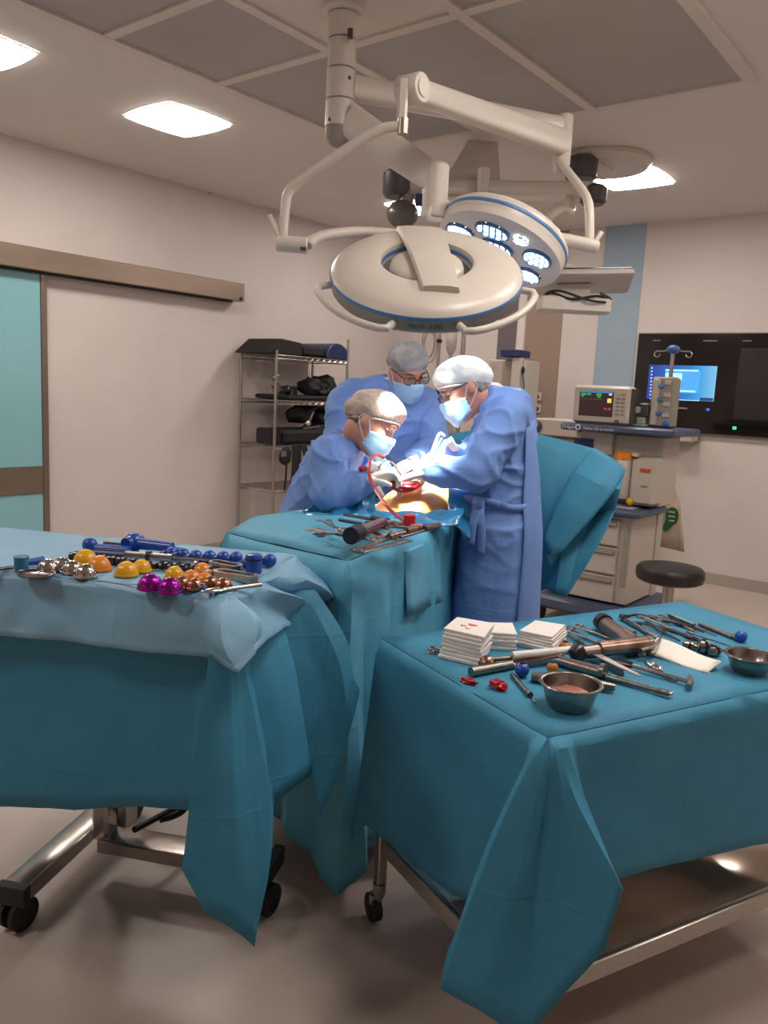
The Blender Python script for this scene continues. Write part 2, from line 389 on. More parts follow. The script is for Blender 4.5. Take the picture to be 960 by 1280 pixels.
# wall sockets by the taupe stripe
for n, (px, py) in enumerate(((673, 496), (672.5, 511))):
    p = pY(px, py, YB)
    s = thing('wall_socket', ['upper of two white wall sockets beside the beige cabinet', 'lower of two white wall sockets beside the beige cabinet'][n], 'wall socket', p)
    MB().box(p+Vector((0, -.014, 0)), (.085, .016, .085), ch=.006).build('plate', M_beige, s)
    MB().lathe([(.022, 0), (.022, -.004), (.012, -.006)], p+Vector((0, -.022, 0)), axisM((0, 1, 0)), 14).build('outlet', M_darkgrey, s)

# ================================================================== cotton bag on the wall by the machine
p0 = pY(836, 595, 6.3); bx, bz = p0.x, p0.z
t = thing('tote_bag', 'cream cotton tote bag with green emblem hanging behind the anaesthesia machine', 'tote bag', (bx, 6.3, bz-.7))
M_cot = mat('cream_cotton', '#b7a592', .85, var=.05, bump=.3, bscale=160)
def BG(x, y, o=0): return pY(x, y, 6.3-o)
rows = []
for k, (l, r, y0, y1) in enumerate(((817, 849, 621, 619), (816, 851, 640, 638), (815, 852, 655, 655), (814, 853.5, 668, 670), (812, 855, 680, 690))):
    rows.append([BG(l+(r-l)*i/8, y0+(y1-y0)*i/8, .02+.012*math.sin(i*1.3+k*.5)) for i in range(9)])
MB().grid(rows).build('bag_body', M_cot, t, solid=.012)
for xs in ((821, 834, 836), (846, 838.5, 837)):
    MB().tube([BG(xs[0], 622, .03), BG(xs[0]+(xs[1]-xs[0])*.5, 607, .02), BG(xs[1], 592, 0)], .006, 6).build('strap', M_cot, t)
n = 18; em_pts = []
for k in range(n):
    a = 2*math.pi*k/n
    x, y = 840+8.2*math.cos(a), 645+11*math.sin(a)
    if 1.6 < a < 2.6: x -= 6; y += 9
    em_pts.append(BG(x, y, .048))
e = MB().prism(em_pts, (0, .006, 0)).build('emblem', mat('emblem_green', '#1d5c39', .7), t)
for yy, w0 in ((640, 9), (645.5, 9), (651, 7)):
    q = BG(839.5, yy, .052); MB().box(q, (w0*.0058, .004, .014)).build('print_line', mat('emblem_print', '#a9b0a0', .8), e)
MB().tube([BG(836, 592, .0), BG(836, 592, -.94)], .008, 6).build('hook', M_black, t)

# ================================================================== anaesthesia machine
YA = 5.1
def A(x, y, dy=0): return pY(x, y, YA+dy)
def abox(x0, x1, z0, z1, y0, y1, ch=.006): return MB().box(((x0+x1)/2, (y0+y1)/2, (z0+z1)/2), (x1-x0, y1-y0, z1-z0), ch=ch)
x_r = A(786, 640).x; x_l = x_r-.56
T = thing('anaesthesia_machine', 'beige anaesthesia machine with blue-grey shelves and three drawers', 'medical machine', (x_r-.26, YA+.3, 0))
abox(x_l, x_r+.03, .2, .80, YA+.02, YA+.46, .01).build('cabinet_body', M_beige, T)
zz = [.20, .39, .585, .775]
for k in range(3):
    d = abox(x_l+.01, x_r-.055, zz[k]+.008, zz[k+1]-.006, YA-.004, YA+.022, .006).build('drawer', M_beige, T)
    abox(x_l+.02, x_r-.065, zz[k+1]-.05, zz[k+1]-.014, YA-.026, YA-.003, .008).build('drawer_pull', M_beige2, d)
abox(x_r-.012, x_r+.012, .33, .74, YA-.012, YA+.02, .006).build('side_rail', M_beige2, T)
# base with castors
b = abox(x_l-.08, x_r+.10, .10, .19, YA-.10, YA+.66, .02).build('base', M_bluegrey, T)
for sx in (x_l, x_r+.05):
    for sy in (YA-.02, YA+.62):
        MB().lathe([(.05, -.02), (.055, -.01), (.055, .01), (.05, .02)], (sx, sy, .056), axisM((1, .1, 0)), 16).build('castor', M_rubber, T)
xc = pY(812, 680, YA+.5).x
abox(xc-.05, xc-.002, .19, .82, YA+.47, YA+.56, .008).build('rear_column', M_bluegrey, T)
abox(xc, xc+.045, .15, 1.36, YA+.50, YA+.60, .006).build('rear_post', M_beige, T)
# work surface
abox(x_l-.02, x_r+.10, .805, .845, YA-.07, YA+.46, .012).build('work_surface', M_bluegrey, T)
abox(x_r-.16, x_r+.0, .846, .85, YA+.06, YA+.2, 0).build('paper_slip', mat('slip', '#b8c0cc', .6), T)
abox(x_r-.22, x_r-.15, .846, .852, YA-.03, YA+.03, 0).build('paper_slip', mat('slip', '#b8c0cc', .6), T)
# upper block with absorber
abox(x_l, x_r+.09, .845, 1.33, YA+.3, YA+.6, .012).build('upper_block', M_beige, T)
abox(x_r-.06, x_r+.11, .87, 1.19, YA+.12, YA+.31, .02).build('absorber_block', M_beige, T)
abox(x_r+.005, x_r+.075, 1.095, 1.118, YA+.112, YA+.122, 0).build('red_label', mat('label_red', '#c0452c', .5), T)
abox(x_r+.02, x_r+.06, 1.0, 1.008, YA+.112, YA+.122, 0).build('slot', M_beige2, T)
cx = x_r-.125
MB().lathe([(.05, .90), (.058, .92), (.058, 1.16), (.05, 1.17)], (cx, YA+.16, 0), None, 20).build('canister', mat('canister_plastic', '#bfb3a8', .3, var=.03, coat=.3), T)
MB().lathe([(.062, 1.165), (.064, 1.18), (.064, 1.205), (.05, 1.215)], (cx, YA+.16, 0), None, 20).build('canister_lid', M_orange, T)
MB().tube([(cx-.09, YA+.12, .885), (cx+.06, YA+.12, .885)], .016, 10).build('hose', M_black, T)
MB().ell((cx+.08, YA+.12, .89), .026).build('valve_knob', M_yellow, T)
MB().tube([(cx+.09, YA+.14, 1.19), (cx+.09, YA+.14, 1.09)], [.018, .012], 10).build('gauge', M_darkgrey, T)
abox(cx+.068, cx+.112, 1.19, 1.215, YA+.11, YA+.16, .004).build('gauge_cap', M_beige, T)
abox(x_l+.06, x_l+.30, 1.17, 1.335, YA+.26, YA+.32, .01).build('control_panel', M_beige, T)
q0, q1 = A(718, 547, .25), A(741, 556, .25)
abox(q0.x, q1.x, q1.z-.03, q0.z, YA+.245, YA+.262, 0).build('control_screen', em('mach_screen', '#0f1a44', .1), T)
# top shelf with the maker's writing
sL, sR = A(703, 535, .12).x, A(845, 548, .12).x
sh = abox(sL, sR, 1.335, 1.385, YA+.08, YA+.62, .012).build('top_shelf', M_bluegrey, T)
def text(s, loc, size, m, parent, name='lettering', rot=(math.pi/2, 0, 0), ext=.001, shear=0, M=None):
    c = bpy.data.curves.new(name, 'FONT'); c.body = s; c.size = size; c.extrude = ext; c.align_x = 'CENTER'; c.align_y = 'CENTER'; c.shear = shear; c.resolution_u = 2
    o = bpy.data.objects.new(name, c); COL.objects.link(o)
    W = M if M else (Matrix.Translation(Vector(loc)) @ Matrix.Rotation(rot[2], 4, 'Z') @ Matrix.Rotation(rot[0], 4, 'X'))
    dg = bpy.context.evaluated_depsgraph_get(); me = bpy.data.meshes.new_from_object(o.evaluated_get(dg)); bpy.data.objects.remove(o); bpy.data.curves.remove(c)
    inv = ROOTS[parent.name].inverted() if parent.name in ROOTS else Matrix()
    me.transform(inv @ W); me.materials.clear(); me.materials.append(m); me.name = name
    o = bpy.data.objects.new(name, me); COL.objects.link(o); o.parent = parent; ROOTS[o.name] = ROOTS[parent.name]; return o
M_print = mat('white_print', '#c9cdd6', .6)
text('Dräger', (sL+.065, YA+.0785, 1.358), .034, M_print, sh)
MB().tube([(sL+.135+.016*math.cos(a), YA+.078, 1.36+.016*math.sin(a)) for a in [2*math.pi*k/16 for k in range(16)]], .005, 6, close=True).build('ring_logo', M_print, sh)
text('Fabius GS premium', (sL+.285, YA+.0785, 1.357), .028, M_print, sh)
# patient monitor standing on the shelf
mc = (A(716, 500, .15)+A(785, 520, .15))/2
PM = thing('patient_monitor', 'beige patient monitor with green traces standing on the machine top shelf', 'monitor', (mc.x, YA+.25, 1.385))
mw, mh = abs(A(785, 520, .15).x-A(716, 500, .15).x), .262
mb = MB().box((mc.x, YA+.22, 1.387+mh/2), (mw, .13, mh), ch=.018); mb.build('housing', M_beige, PM)
MB().box((mc.x+mw/2+.006, YA+.235, 1.387+mh/2), (.012, .12, mh-.03)).build('side_panel', M_darkgrey, PM)
def mq(u0, v0, u1, v1, name, m, y=YA+.1535, par=PM):
    x0, x1 = mc.x-mw/2+mw*u0, mc.x-mw/2+mw*u1; z0, z1 = 1.387+mh*(1-v1), 1.387+mh*(1-v0)
    return MB().box(((x0+x1)/2, y, (z0+z1)/2), (x1-x0, .003, z1-z0)).build(name, m, par)
sc = mq(.12, .15, .72, .80, 'screen', em('pm_dark', '#36211f', .22))
mq(.13, .155, .71, .195, 'title_bar', em('pm_blue', '#2f7fc0', .6), YA+.151, sc)
for u, v, wd, hh in ((.14, .21, .09, .06), (.25, .21, .07, .05), (.15, .28, .05, .03), (.42, .21, .09, .06), (.44, .28, .06, .04)):
    mq(u, v, u+wd, v+hh, 'green_readout', em('pm_green', '#2f9a4a', .6), YA+.151, sc)
mq(.14, .36, .56, .368, 'trace', em('pm_trace', '#8a5a66', .4), YA+.151, sc)
mq(.62, .33, .69, .44, 'yellow_readout', em('pm_yellow', '#d8d070', .7), YA+.151, sc)
mq(.64, .20, .69, .25, 'white_readout', em('pm_white', '#c9d0c9', .6), YA+.151, sc)
for u in (.57, .64): mq(u, .57, u+.05, .62, 'red_readout', em('pm_red', '#b03040', .6), YA+.151, sc)
for r in range(6):
    for c in range(2): mq(.77+c*.09, .2+r*.1, .83+c*.09, .25+r*.1, 'button', mat('pm_button', '#8b8176', .6) if r or c else M_yellow, YA+.152)
MB().lathe([(.016, 0), (.013, .014)], (mc.x+mw*.31, YA+.152, 1.41), axisM((0, -1, 0)), 14).build('dial', mat('dial_olive', '#5d5c3c', .5), PM)
# pump tower with drip pole
tx0, tx1 = A(814, 500, .3).x, A(843, 500, .3).x
PT = thing('infusion_pump_tower', 'grey infusion pump tower with blue clips and drip pole on the machine', 'infusion pump', ((tx0+tx1)/2, YA+.35, 1.385))
zt = A(828, 471, .3).z
abox(tx0, tx1, 1.388, zt, YA+.28, YA+.40, .012).build('tower_body', M_beige2, PT)
abox(tx0+.012, tx0+.06, 1.40, zt-.015, YA+.268, YA+.285, .006).build('face_strip', M_beige, PT)
for k, f in enumerate((.25, .52, .78)):
    abox(tx0+.05, tx0+.085, 1.388+(zt-1.388)*f, 1.388+(zt-1.388)*f+.022, YA+.26, YA+.285, .003).build('blue_clip', M_blueband, PT)
MB().ell((tx1-.03, YA+.275, 1.415), .024).build('blue_knob', mat('knob_blue', '#3f63a8', .4), PT)
for f in (.2, .42, .6, .84): abox(tx1-.065, tx1-.02, 1.388+(zt-1.388)*f, 1.388+(zt-1.388)*f+.03, YA+.27, YA+.285, .003).build('pump_key', M_beige, PT)
px = (tx0+tx1)/2+.02; ztop = A(841, 437, .35).z
MB().tube([(px, YA+.35, zt-.02), (px, YA+.35, ztop)], .013, 10).build('drip_pole', M_steel, PT)
MB().ell((px, YA+.35, ztop), (.045, .035, .03)).build('pole_head', mat('knob_blue', '#3f63a8', .4), PT)
for s in (-1, 1):
    MB().tube([(px+s*.03, YA+.35, ztop-.005), (px+s*.085, YA+.35, ztop-.012)]+[(px+s*(.105+.02*math.cos(a)), YA+.35, ztop-.03+.02*math.sin(a)) for a in [1.8-k*.7 for k in range(8)]], .005, 6).build('pole_hook', M_steel, PT)
# small module left of the tower on the shelf
mx = A(801, 520, .28)
t = thing('gas_module', 'small grey gas module with green cloth beneath on the machine shelf', 'medical device', (mx.x, YA+.33, 1.385))
abox(mx.x-.035, mx.x+.05, 1.45, 1.545, YA+.27, YA+.40, .01).build('module_body', M_darkgrey, t)
abox(mx.x-.07, mx.x+.0, 1.47, 1.52, YA+.24, YA+.32, .01).build('module_nose', M_beige, t)
abox(mx.x-.04, mx.x+.03, 1.40, 1.47, YA+.28, YA+.36, .008).build('foot_post', M_beige, t)
abox(mx.x-.07, mx.x+.05, 1.388, 1.402, YA+.24, YA+.40, .004).build('cloth', mat('mint_cloth', '#8fb3ac', .8), t)

# ================================================================== beige cabinet with coiled cable, behind the right surgeon
YC = 6.35
def Cc(x, y): return pY(x, y, YC)
c0, c1, c2 = Cc(611, 448), Cc(631, 448), Cc(657, 450)
t = thing('equipment_cabinet', 'tall beige equipment cabinet behind the surgeon in front of the taupe stripe', 'cabinet', ((c0.x+c2.x)/2, YC+.25, 0))
abox(c0.x, c2.x, .09, c2.z, YC, YC+.28, .012).build('body', M_beige, t)
abox(Cc(628, 470).x, Cc(643, 470).x, .5, Cc(640, 452).z, YC-.012, YC+.01, .004).build('recess_panel', M_beige2, t)
abox(Cc(642, 470).x, Cc(653, 470).x, .4, c2.z+.02, YC-.05, YC+.02, .008).build('centre_column', M_beige, t)
abox(Cc(630, 443).x, Cc(655, 443).x, Cc(645, 444).z-.02, Cc(645, 440).z+.015, YC-.07, YC+.12, .008).build('top_handle', M_navy, t)
k = Cc(656, 463)
MB().ell(k+Vector((.0, -.03, 0)), (.016, .014, .035)).build('plug', M_black, t)
MB().tube(arc([k+Vector((0, -.03, -.03)), Cc(657, 485)+Vector((0, -.03, 0)), Cc(654, 497)+Vector((0, -.03, 0)), Cc(657, 520)+Vector((0, -.03, 0)), Cc(656, 560)+Vector((0, -.03, 0))], 5), .006, 6).build('cable', M_darkgrey, t)
MB().ell(Cc(654, 487)+Vector((0, -.03, 0)), (.022, .014, .022)).build('cable_clip', mat('clip_olive', '#7a7760', .5), t)
for sx in (c0.x+.06, c2.x-.06):
    for sy in (YC+.05, YC+.23): MB().lathe([(.04, -.015), (.045, 0), (.04, .015)], (sx, sy, .046), axisM((1, .1, 0)), 14).build('castor', M_rubber, t)
# low beige unit between cabinet and machine
u0, u1 = pY(666, 522, 6.0), pY(708, 545, 6.0)
t = thing('low_medical_unit', 'low beige medical unit with a round port beside the machine monitor', 'medical device', ((u0.x+u1.x)/2, 6.15, 0))
abox(u0.x, u1.x+.08, u0.z-.14, u0.z, 6.0, 6.3, .012).build('housing', M_beige, t)
abox(u0.x+.03, u1.x+.05, .08, u0.z-.145, 6.05, 6.28, .01).build('pedestal', M_beige2, t)
MB().lathe([(.05, 0), (.05, .016), (.035, .02), (.03, .012)], pY(671, 533, 6.0)+Vector((0, .0, 0)), axisM((0, -1, 0)), 18).build('port', M_darkgrey, t)
abox(u0.x-.02, u1.x+.1, .0, .08, 5.98, 6.34, .01).build('plinth', M_beige2, t)

# ================================================================== drip stand behind the operating table
def drip(px, ptop, Y, label, bag, grp):
    a = pY(px, ptop, Y); t = thing('drip_stand', label, 'drip stand', (a.x, Y, 0))
    MB().tube([(a.x, Y, .08), (a.x, Y, a.z)], .014, 10).build('pole', M_steel, t)
    MB().tube([(a.x, Y, .5), (a.x, Y, 1.2)], .019, 10).build('sleeve', M_steel, t)
    for k in range(5):
        an = 2*math.pi*k/5+.3; e = Vector((a.x+.26*math.cos(an), Y+.26*math.sin(an), .065))
        MB().tube([(a.x, Y, .11), e], [.016, .011], 8).build('leg', M_steel, t)
        MB().ell(e+Vector((0, 0, -.037)), (.02, .02, .028)).build('castor', M_rubber, t)
    for s in (-1, 1):
        MB().tube(arc([(a.x, Y, a.z-.02), (a.x+s*.08, Y, a.z), (a.x+s*.13, Y, a.z-.005), (a.x+s*.14, Y, a.z-.03), (a.x+s*.12, Y, a.z-.035)], 4), .005, 6).build('hook', M_steel, t)
    return t, a
t, a = drip(550, 411, 5.6, 'slim drip stand with coiled clear tubing, behind the surgeons heads', False, 'drip stands')
MB().box((a.x, 5.6, a.z-.10), (.04, .04, .035), ch=.008).build('clamp', M_black, t)
M_clear = mat('clear_tubing', '#cfc3b8', .25, trans=.4, var=.02)
for r0, dx, dz in ((.10, -.10, -.11), (.085, -.085, -.13), (.11, -.08, -.14)):
    MB().tube([(a.x+dx+r0*.62*math.cos(q), 5.585, a.z+dz+r0*1.25*math.sin(q)) for q in [2*math.pi*k/24 for k in range(24)]], .006, 6, close=True).build('coiled_tube', M_clear, t)
t, a = drip(581, 398, 6.15, 'thick drip stand carrying a clear fluid bag, left of the graphite stripe', True, 'drip stands')
MB().tube([(a.x, 6.15, .9), (a.x, 6.15, a.z-.01)], .02, 10).build('outer_pole', M_steel, t)
MB().ell((a.x+.045, 6.13, a.z-.02), .028).build('knob', M_black, t)
fb = thing('fluid_bag', 'clear plastic infusion bag hanging from the thick drip stand', 'infusion bag', (a.x-.1, 6.11, a.z-.38))
rows = []
for zz_, w0, th in ((0, .028, .008), (-.03, .05, .02), (-.12, .055, .035), (-.21, .05, .03), (-.25, .03, .012), (-.27, .015, .01)):
    rows.append([(a.x-.10+w0*math.cos(2*math.pi*k/14), 6.11+th*math.sin(2*math.pi*k/14), a.z-.06+zz_) for k in range(14)])
MB().rings(rows).build('bag', mat('bag_plastic', '#c4bcb4', .2, trans=.35, var=.02), fb)
MB().tube([(a.x-.10, 6.11, a.z-.33), (a.x-.10, 6.11, a.z-.40)], [.018, .014], 10).build('drip_chamber', M_clear, fb)
MB().tube(arc([(a.x-.10, 6.11, a.z-.40), (a.x-.12, 6.11, a.z-.6), (a.x-.08, 6.11, a.z-.9)], 5), .004, 6).build('line', M_clear, fb)
MB().tube([(a.x-.10, 6.11, a.z-.055), (a.x-.11, 6.13, a.z-.02)], .006, 6).build('hanger', M_clear, fb)

# ================================================================== stool
ps = pd(838, 712, 4.75); sz = ps.z
t = thing('swivel_stool', 'round black padded swivel stool on a steel stem behind the right table', 'stool', (ps.x, ps.y, 0))
MB().lathe([(.03, sz-.075), (.165, sz-.072), (.188, sz-.06), (.196, sz-.03), (.194, sz), (.18, sz+.018), (.12, sz+.028), (.01, sz+.03)], (ps.x, ps.y, 0), None, 32).build('seat', mat('black_leatherette', '#231c1f', .4, var=.08, bump=.1, bscale=200), t)
MB().tube([(ps.x, ps.y, .10), (ps.x, ps.y, sz-.07)], .022, 12).build('stem', M_steel, t)
MB().lathe([(.03, .28), (.034, .30), (.034, sz-.10), (.06, sz-.075)], (ps.x, ps.y, 0), None, 14).build('gas_sleeve', M_steel, t)
MB().tube([(ps.x+.15*math.cos(2*math.pi*k/24), ps.y+.15*math.sin(2*math.pi*k/24), .22) for k in range(24)], .009, 8, close=True).build('foot_ring', M_chrome, t)
for k in range(5):
    an = 2*math.pi*k/5+.5; e = Vector((ps.x+.25*math.cos(an), ps.y+.25*math.sin(an), .075))
    MB().tube([(ps.x, ps.y, .115), e], [.024, .014], 8).build('leg', M_black, t)
    MB().lathe([(.024, -.016), (.03, 0), (.024, .016)], e+Vector((0, 0, -.044)), axisM((math.sin(an), -math.cos(an), 0)), 12).build('castor', M_rubber, t)
    MB().tube([Vector((ps.x, ps.y, .16)), Vector((ps.x+.15*math.cos(an), ps.y+.15*math.sin(an), .22))], .006, 6).build('ring_spoke', M_chrome, t)

# ================================================================== chrome wire rack by the left wall
RX0, RX1, RY0, RY1 = -5.54, -5.09, 4.93, 5.86
t = thing('wire_rack', 'chrome wire shelving rack against the left wall loaded with black supports', 'shelving rack', ((RX0+RX1)/2, (RY0+RY1)/2, 0))
SZ = [1.80, 1.41, 1.01, .63, .22]
for x in (RX0, RX1):
    for y in (RY0, RY1):
        top = 1.84 if not (x == RX1 and y == RY1) else 2.0
        po = MB().tube([(x, y, .10), (x, y, top)], .0135, 10).build('post', M_steel, t)
        MB().lathe([(.035, -.012), (.045, 0), (.035, .012)], (x, y, .046), axisM((1, 0, 0)), 14).build('castor', M_rubber, po)
        MB().tube([(x, y, .08), (x, y, .11)], .02, 10).build('castor_fork', M_steel, po)
for k, z in enumerate(SZ):
    mb = MB()
    for dz in (0, -.03):
        mb.tube([(RX0, RY0, z+dz), (RX1, RY0, z+dz), (RX1, RY1, z+dz), (RX0, RY1, z+dz)], .006, 6, close=True)
    s = mb.build('shelf', M_steel, t)
    w_ = MB()
    for i in range(1, 22):
        y = RY0+(RY1-RY0)*i/22; w_.tube([(RX0, y, z), (RX1, y, z)], .003, 4)
    for i in range(1, 4):
        x = RX0+(RX1-RX0)*i/4; w_.tube([(x, RY0, z-.008), (x, RY1, z-.008)], .003, 4)
    for i in range(24):
        y0 = RY0+(RY1-RY0)*i/24; y1 = RY0+(RY1-RY0)*(i+1)/24
        w_.tube([(RX1, y0, z-.03*(i % 2)), (RX1, y1, z-.03*((i+1) % 2))], .003, 4)
    o = w_.build('shelf_wires', M_steel, s); o['kind'] = 'stuff'
# things on the rack
rz = 1.808
w1 = MB().prism([(RX0+.02, 4.82, rz), (RX0+.02, 5.25, rz), (RX0+.02, 5.25, rz+.115), (RX0+.02, 4.99, rz+.135)], (.42, 0, 0)).build('wedge_cushion', M_blackcloth, None, bevel=.012)
tag(w1, 'black foam wedge cushion on the top shelf of the wire rack', 'cushion')
w2 = MB().box((RX0+.23, 5.42, rz+.052), (.4, .30, .1), ch=.025).build('positioning_pad', M_blackcloth); tag(w2, 'flat black positioning pad between wedge and blue bolster', 'pad')
mb = MB(); prof = [(-.15, 0)]+[(-.15*math.cos(a), .03+.115*math.sin(a)) for a in [math.pi*k/10 for k in range(11)]]+[(.15, 0)]
mb.prism([(RX0+.02, 5.72+p[0], rz+p[1]) for p in prof], (.43, 0, 0)); w3 = mb.build('bolster', M_navy, None, bevel=.01); tag(w3, 'navy blue half-round bolster at the right end of the top shelf', 'bolster')
rz = 1.418
w4 = MB().box((RX0+.24, 5.44, rz+.022), (.44, .72, .04), ch=.012).build('padded_board', M_blackcloth); tag(w4, 'long black padded board lying on the second rack shelf', 'pad')
def lump(name, label, c, size, m, seed, sub=3, amp=.35):
    bm = bmesh.new(); bmesh.ops.create_icosphere(bm, subdivisions=sub, radius=1)
    for v in bm.verts:
        k = 1+amp*noise.noise(v.co*1.7+Vector((seed, 0, 0)))+.5*amp*noise.noise(v.co*4+Vector((0, seed, 0)))
        v.co = Vector((v.co.x*size[0]*k, v.co.y*size[1]*k, max(v.co.z*size[2]*k, -size[2]*.9)))
    me = bpy.data.meshes.new(name); bm.to_mesh(me); bm.free(); me.materials.append(m); fix(me, 50)
    o = bpy.data.objects.new(name, me); COL.objects.link(o); o.location = c; return o
w5 = thing('black_bag', 'crumpled black equipment bag on the second rack shelf beneath the bolster', 'bag', (RX0+.3, 5.62, rz+.045))
for k, (dy, sx, sy, sz_) in enumerate(((-.09, .13, .10, .085), (.08, .13, .12, .10), (0, .15, .13, .06))):
    o = lump('bag_body' if k == 2 else 'bag_pocket', None, (0, dy, sz_*.9), (sx, sy, sz_), M_blackcloth, k*3.1); o.parent = w5
w6 = thing('table_clamp', 'chrome rail clamp with black knob on the second rack shelf', 'clamp', (RX0+.25, 5.12, rz+.045))
o = MB().box((RX0+.3, 5.08, rz+.10), (.06, .05, .09), ch=.01).build('clamp_block', M_dsteel, w6)
MB().tube([(RX0+.3, 5.02, rz+.12), (RX0+.3, 5.2, rz+.06)], .012, 8).build('clamp_bar', M_dsteel, w6)
MB().ell((RX0+.3, 5.22, rz+.085), (.04, .05, .045)).build('knob', M_black, w6)
MB().tube([(RX0+.3, 5.08, rz+.13), (RX0+.3, 5.03, rz+.19), (RX0+.3, 5.1, rz+.21)], .014, 8).build('lever', M_dsteel, w6)
w6b = thing('support_rod', 'thin dark support rod lying across the second rack shelf', 'rod', (RX0+.2, 5.42, rz+.045))
MB().tube([(RX0+.2, 5.22, rz+.11), (RX0+.2, 5.44, rz+.11)], .012, 8).build('rod', M_darkgrey, w6b); MB().box((RX0+.2, 5.24, rz+.075), (.03, .03, .06)).build('foot', M_darkgrey, w6b); MB().box((RX0+.2, 5.42, rz+.075), (.03, .03, .06)).build('foot', M_darkgrey, w6b)
rz = 1.018
w7 = thing('leg_support', 'black padded leg support with chrome joint on the third rack shelf', 'leg support', (RX0+.2, 5.5, rz))
MB().box((RX0+.24, 5.40, rz+.07), (.4, .66, .13), ch=.03).build('pad', M_blackcloth, w7)
mb = MB(); pts = []
for k in range(9):
    a = R(200-k*27.5); pts.append((5.58+.18*math.cos(a), rz+.23+.12*math.sin(a)))
mb.grid([[(RX1-.05-.26*i/2, y, z) for y, z in pts] for i in range(3)]); mb.build('cradle', M_blackcloth, w7, solid=.03)
for k_, (yy, zz_, sx_, sy_, sz_) in enumerate(((5.36, .27, .10, .10, .07), (5.70, .23, .11, .10, .08), (5.62, .14, .12, .14, .05))):
    o = lump('padding', None, (RX1-.16-(RX0+.2), yy-5.5, zz_), (sx_, sy_, sz_), M_blackcloth, 9.3+k_); o.parent = w7
MB().tube([(RX1-.09, 5.42, rz+.15), (RX1-.09, 5.5, rz+.30)], .02, 10).build('joint_rod', M_dsteel, w7)
MB().ell((RX1-.07, 5.41, rz+.19), .035).build('joint_ball', M_chrome, w7)
MB().tube([(RX1-.08, 5.36, rz+.14), (RX1-.08, 5.72, rz+.17)], .018, 10).build('joint_bar', M_dsteel, w7)
w8 = MB().box((RX0+.32, 4.985, rz+.078), (.22, .11, .14), ch=.012).build('black_case', M_black); tag(w8, 'small black box at the near end of the third rack shelf', 'box')
w9 = thing('strap_harness', 'black webbing harness hanging down from the third rack shelf', 'harness', (RX1+.02, 5.15, .4))
def strap(pts, wd, name='strap'):
    p = arc(pts, 5); MB().grid([[q+Vector((0, -wd/2, 0)) for q in p], [q+Vector((0, wd/2, 0)) for q in p]]).build(name, M_blackcloth, w9, solid=.008)
XS = RX1+.03
strap([(XS, 5.18, 1.03), (XS+.01, 5.17, .8), (XS, 5.15, .45)], .11)
strap([(XS, 5.26, 1.03), (XS+.02, 5.34, .8), (XS+.01, 5.42, .55)], .07)
strap([(XS+.01, 5.28, .62), (XS+.015, 5.38, .58), (XS+.01, 5.42, .45)], .1)
strap([(XS, 5.06, .95), (XS+.005, 5.05, .75), (XS, 5.04, .62)], .018); strap([(XS, 5.12, .6), (XS+.005, 5.10, .45), (XS, 5.12, .32)], .02)
o = lump('buckle_pouch', None, (.0, -.10, .52), (.03, .07, .08), M_blackcloth, 4.2); o.parent = w9
MB().box((XS+.02, 5.0, .95), (.02, .06, .06), ch=.008).build('buckle', M_steel, w9)

# small pump unit glimpsed between the two men
q = pd(551, 505, 4.5)
t = thing('syringe_pump_stand', 'navy screen above a beige pump glimpsed between the two men', 'medical device', (q.x, q.y, 0))
MB().box(q, (.10, .08, .16), rz=R(38), ch=.012).build('screen_box', M_navy, t)
p = pd(553, 530, 4.5)
MB().box(p, (.15, .09, .10), rz=R(38), ch=.01).build('pump_body', M_beige, t)
for dx, dy in ((-6, -4), (2, -4), (-6, 5), (2, 5)): MB().ell(pd(553+dx, 530+dy, 4.44), .011).build('dial', M_black, t)
MB().tube([(q.x, q.y+.02, .06), (q.x, q.y+.02, q.z-.06)], .016, 10).build('pole', M_steel, t)
for k in range(4):
    an = math.pi/2*k+.6; MB().tube([(q.x, q.y+.02, .08), (q.x+.22*math.cos(an), q.y+.02+.22*math.sin(an), .03)], .014, 8).build('leg', M_steel, t)
    MB().ell((q.x+.22*math.cos(an), q.y+.02+.22*math.sin(an), .024), .024).build('castor', M_rubber, t)
# ================================================================== surgical lights
HIP = Vector((-1.84, 2.60, 1.17))
CX, CY = -2.41, 2.66
t = thing('ceiling_column', 'white cylindrical ceiling column that carries the two surgical lights', 'ceiling mount', (CX, CY, ZC))
MB().lathe([(.085, ZC-.012), (.085, ZC-.04), (.068, ZC-.052)], (CX, CY, 0), None, 28).build('flange', M_white, t)
for k, (z0, z1, r) in enumerate(((2.97, ZC-.055, .062), (2.855, 2.966, .059), (2.735, 2.851, .060), (2.625, 2.731, .061))):
    MB().lathe([(r-.004, z0), (r, z0+.004), (r, z1-.004), (r-.004, z1)], (CX, CY, 0), None, 28).build('column_section', M_white, t)
MB().lathe([(.01, 2.548), (.035, 2.555), (.054, 2.58), (.06, 2.622)], (CX, CY, 0), None, 24).build('end_cap', M_lampgrey, t)
q = pd(438, 42, 3.24); MB().box(q, (.02, .02, .035), rz=R(30)).build('sticker', M_darkgrey, t)
for (x, y) in ((437, 98), (412, 150)):
    q = pd(x, y, 3.27); MB().lathe([(.006, 0), (.006, .012)], q, axisM(-AF), 8).build('screw', M_darkgrey, t)

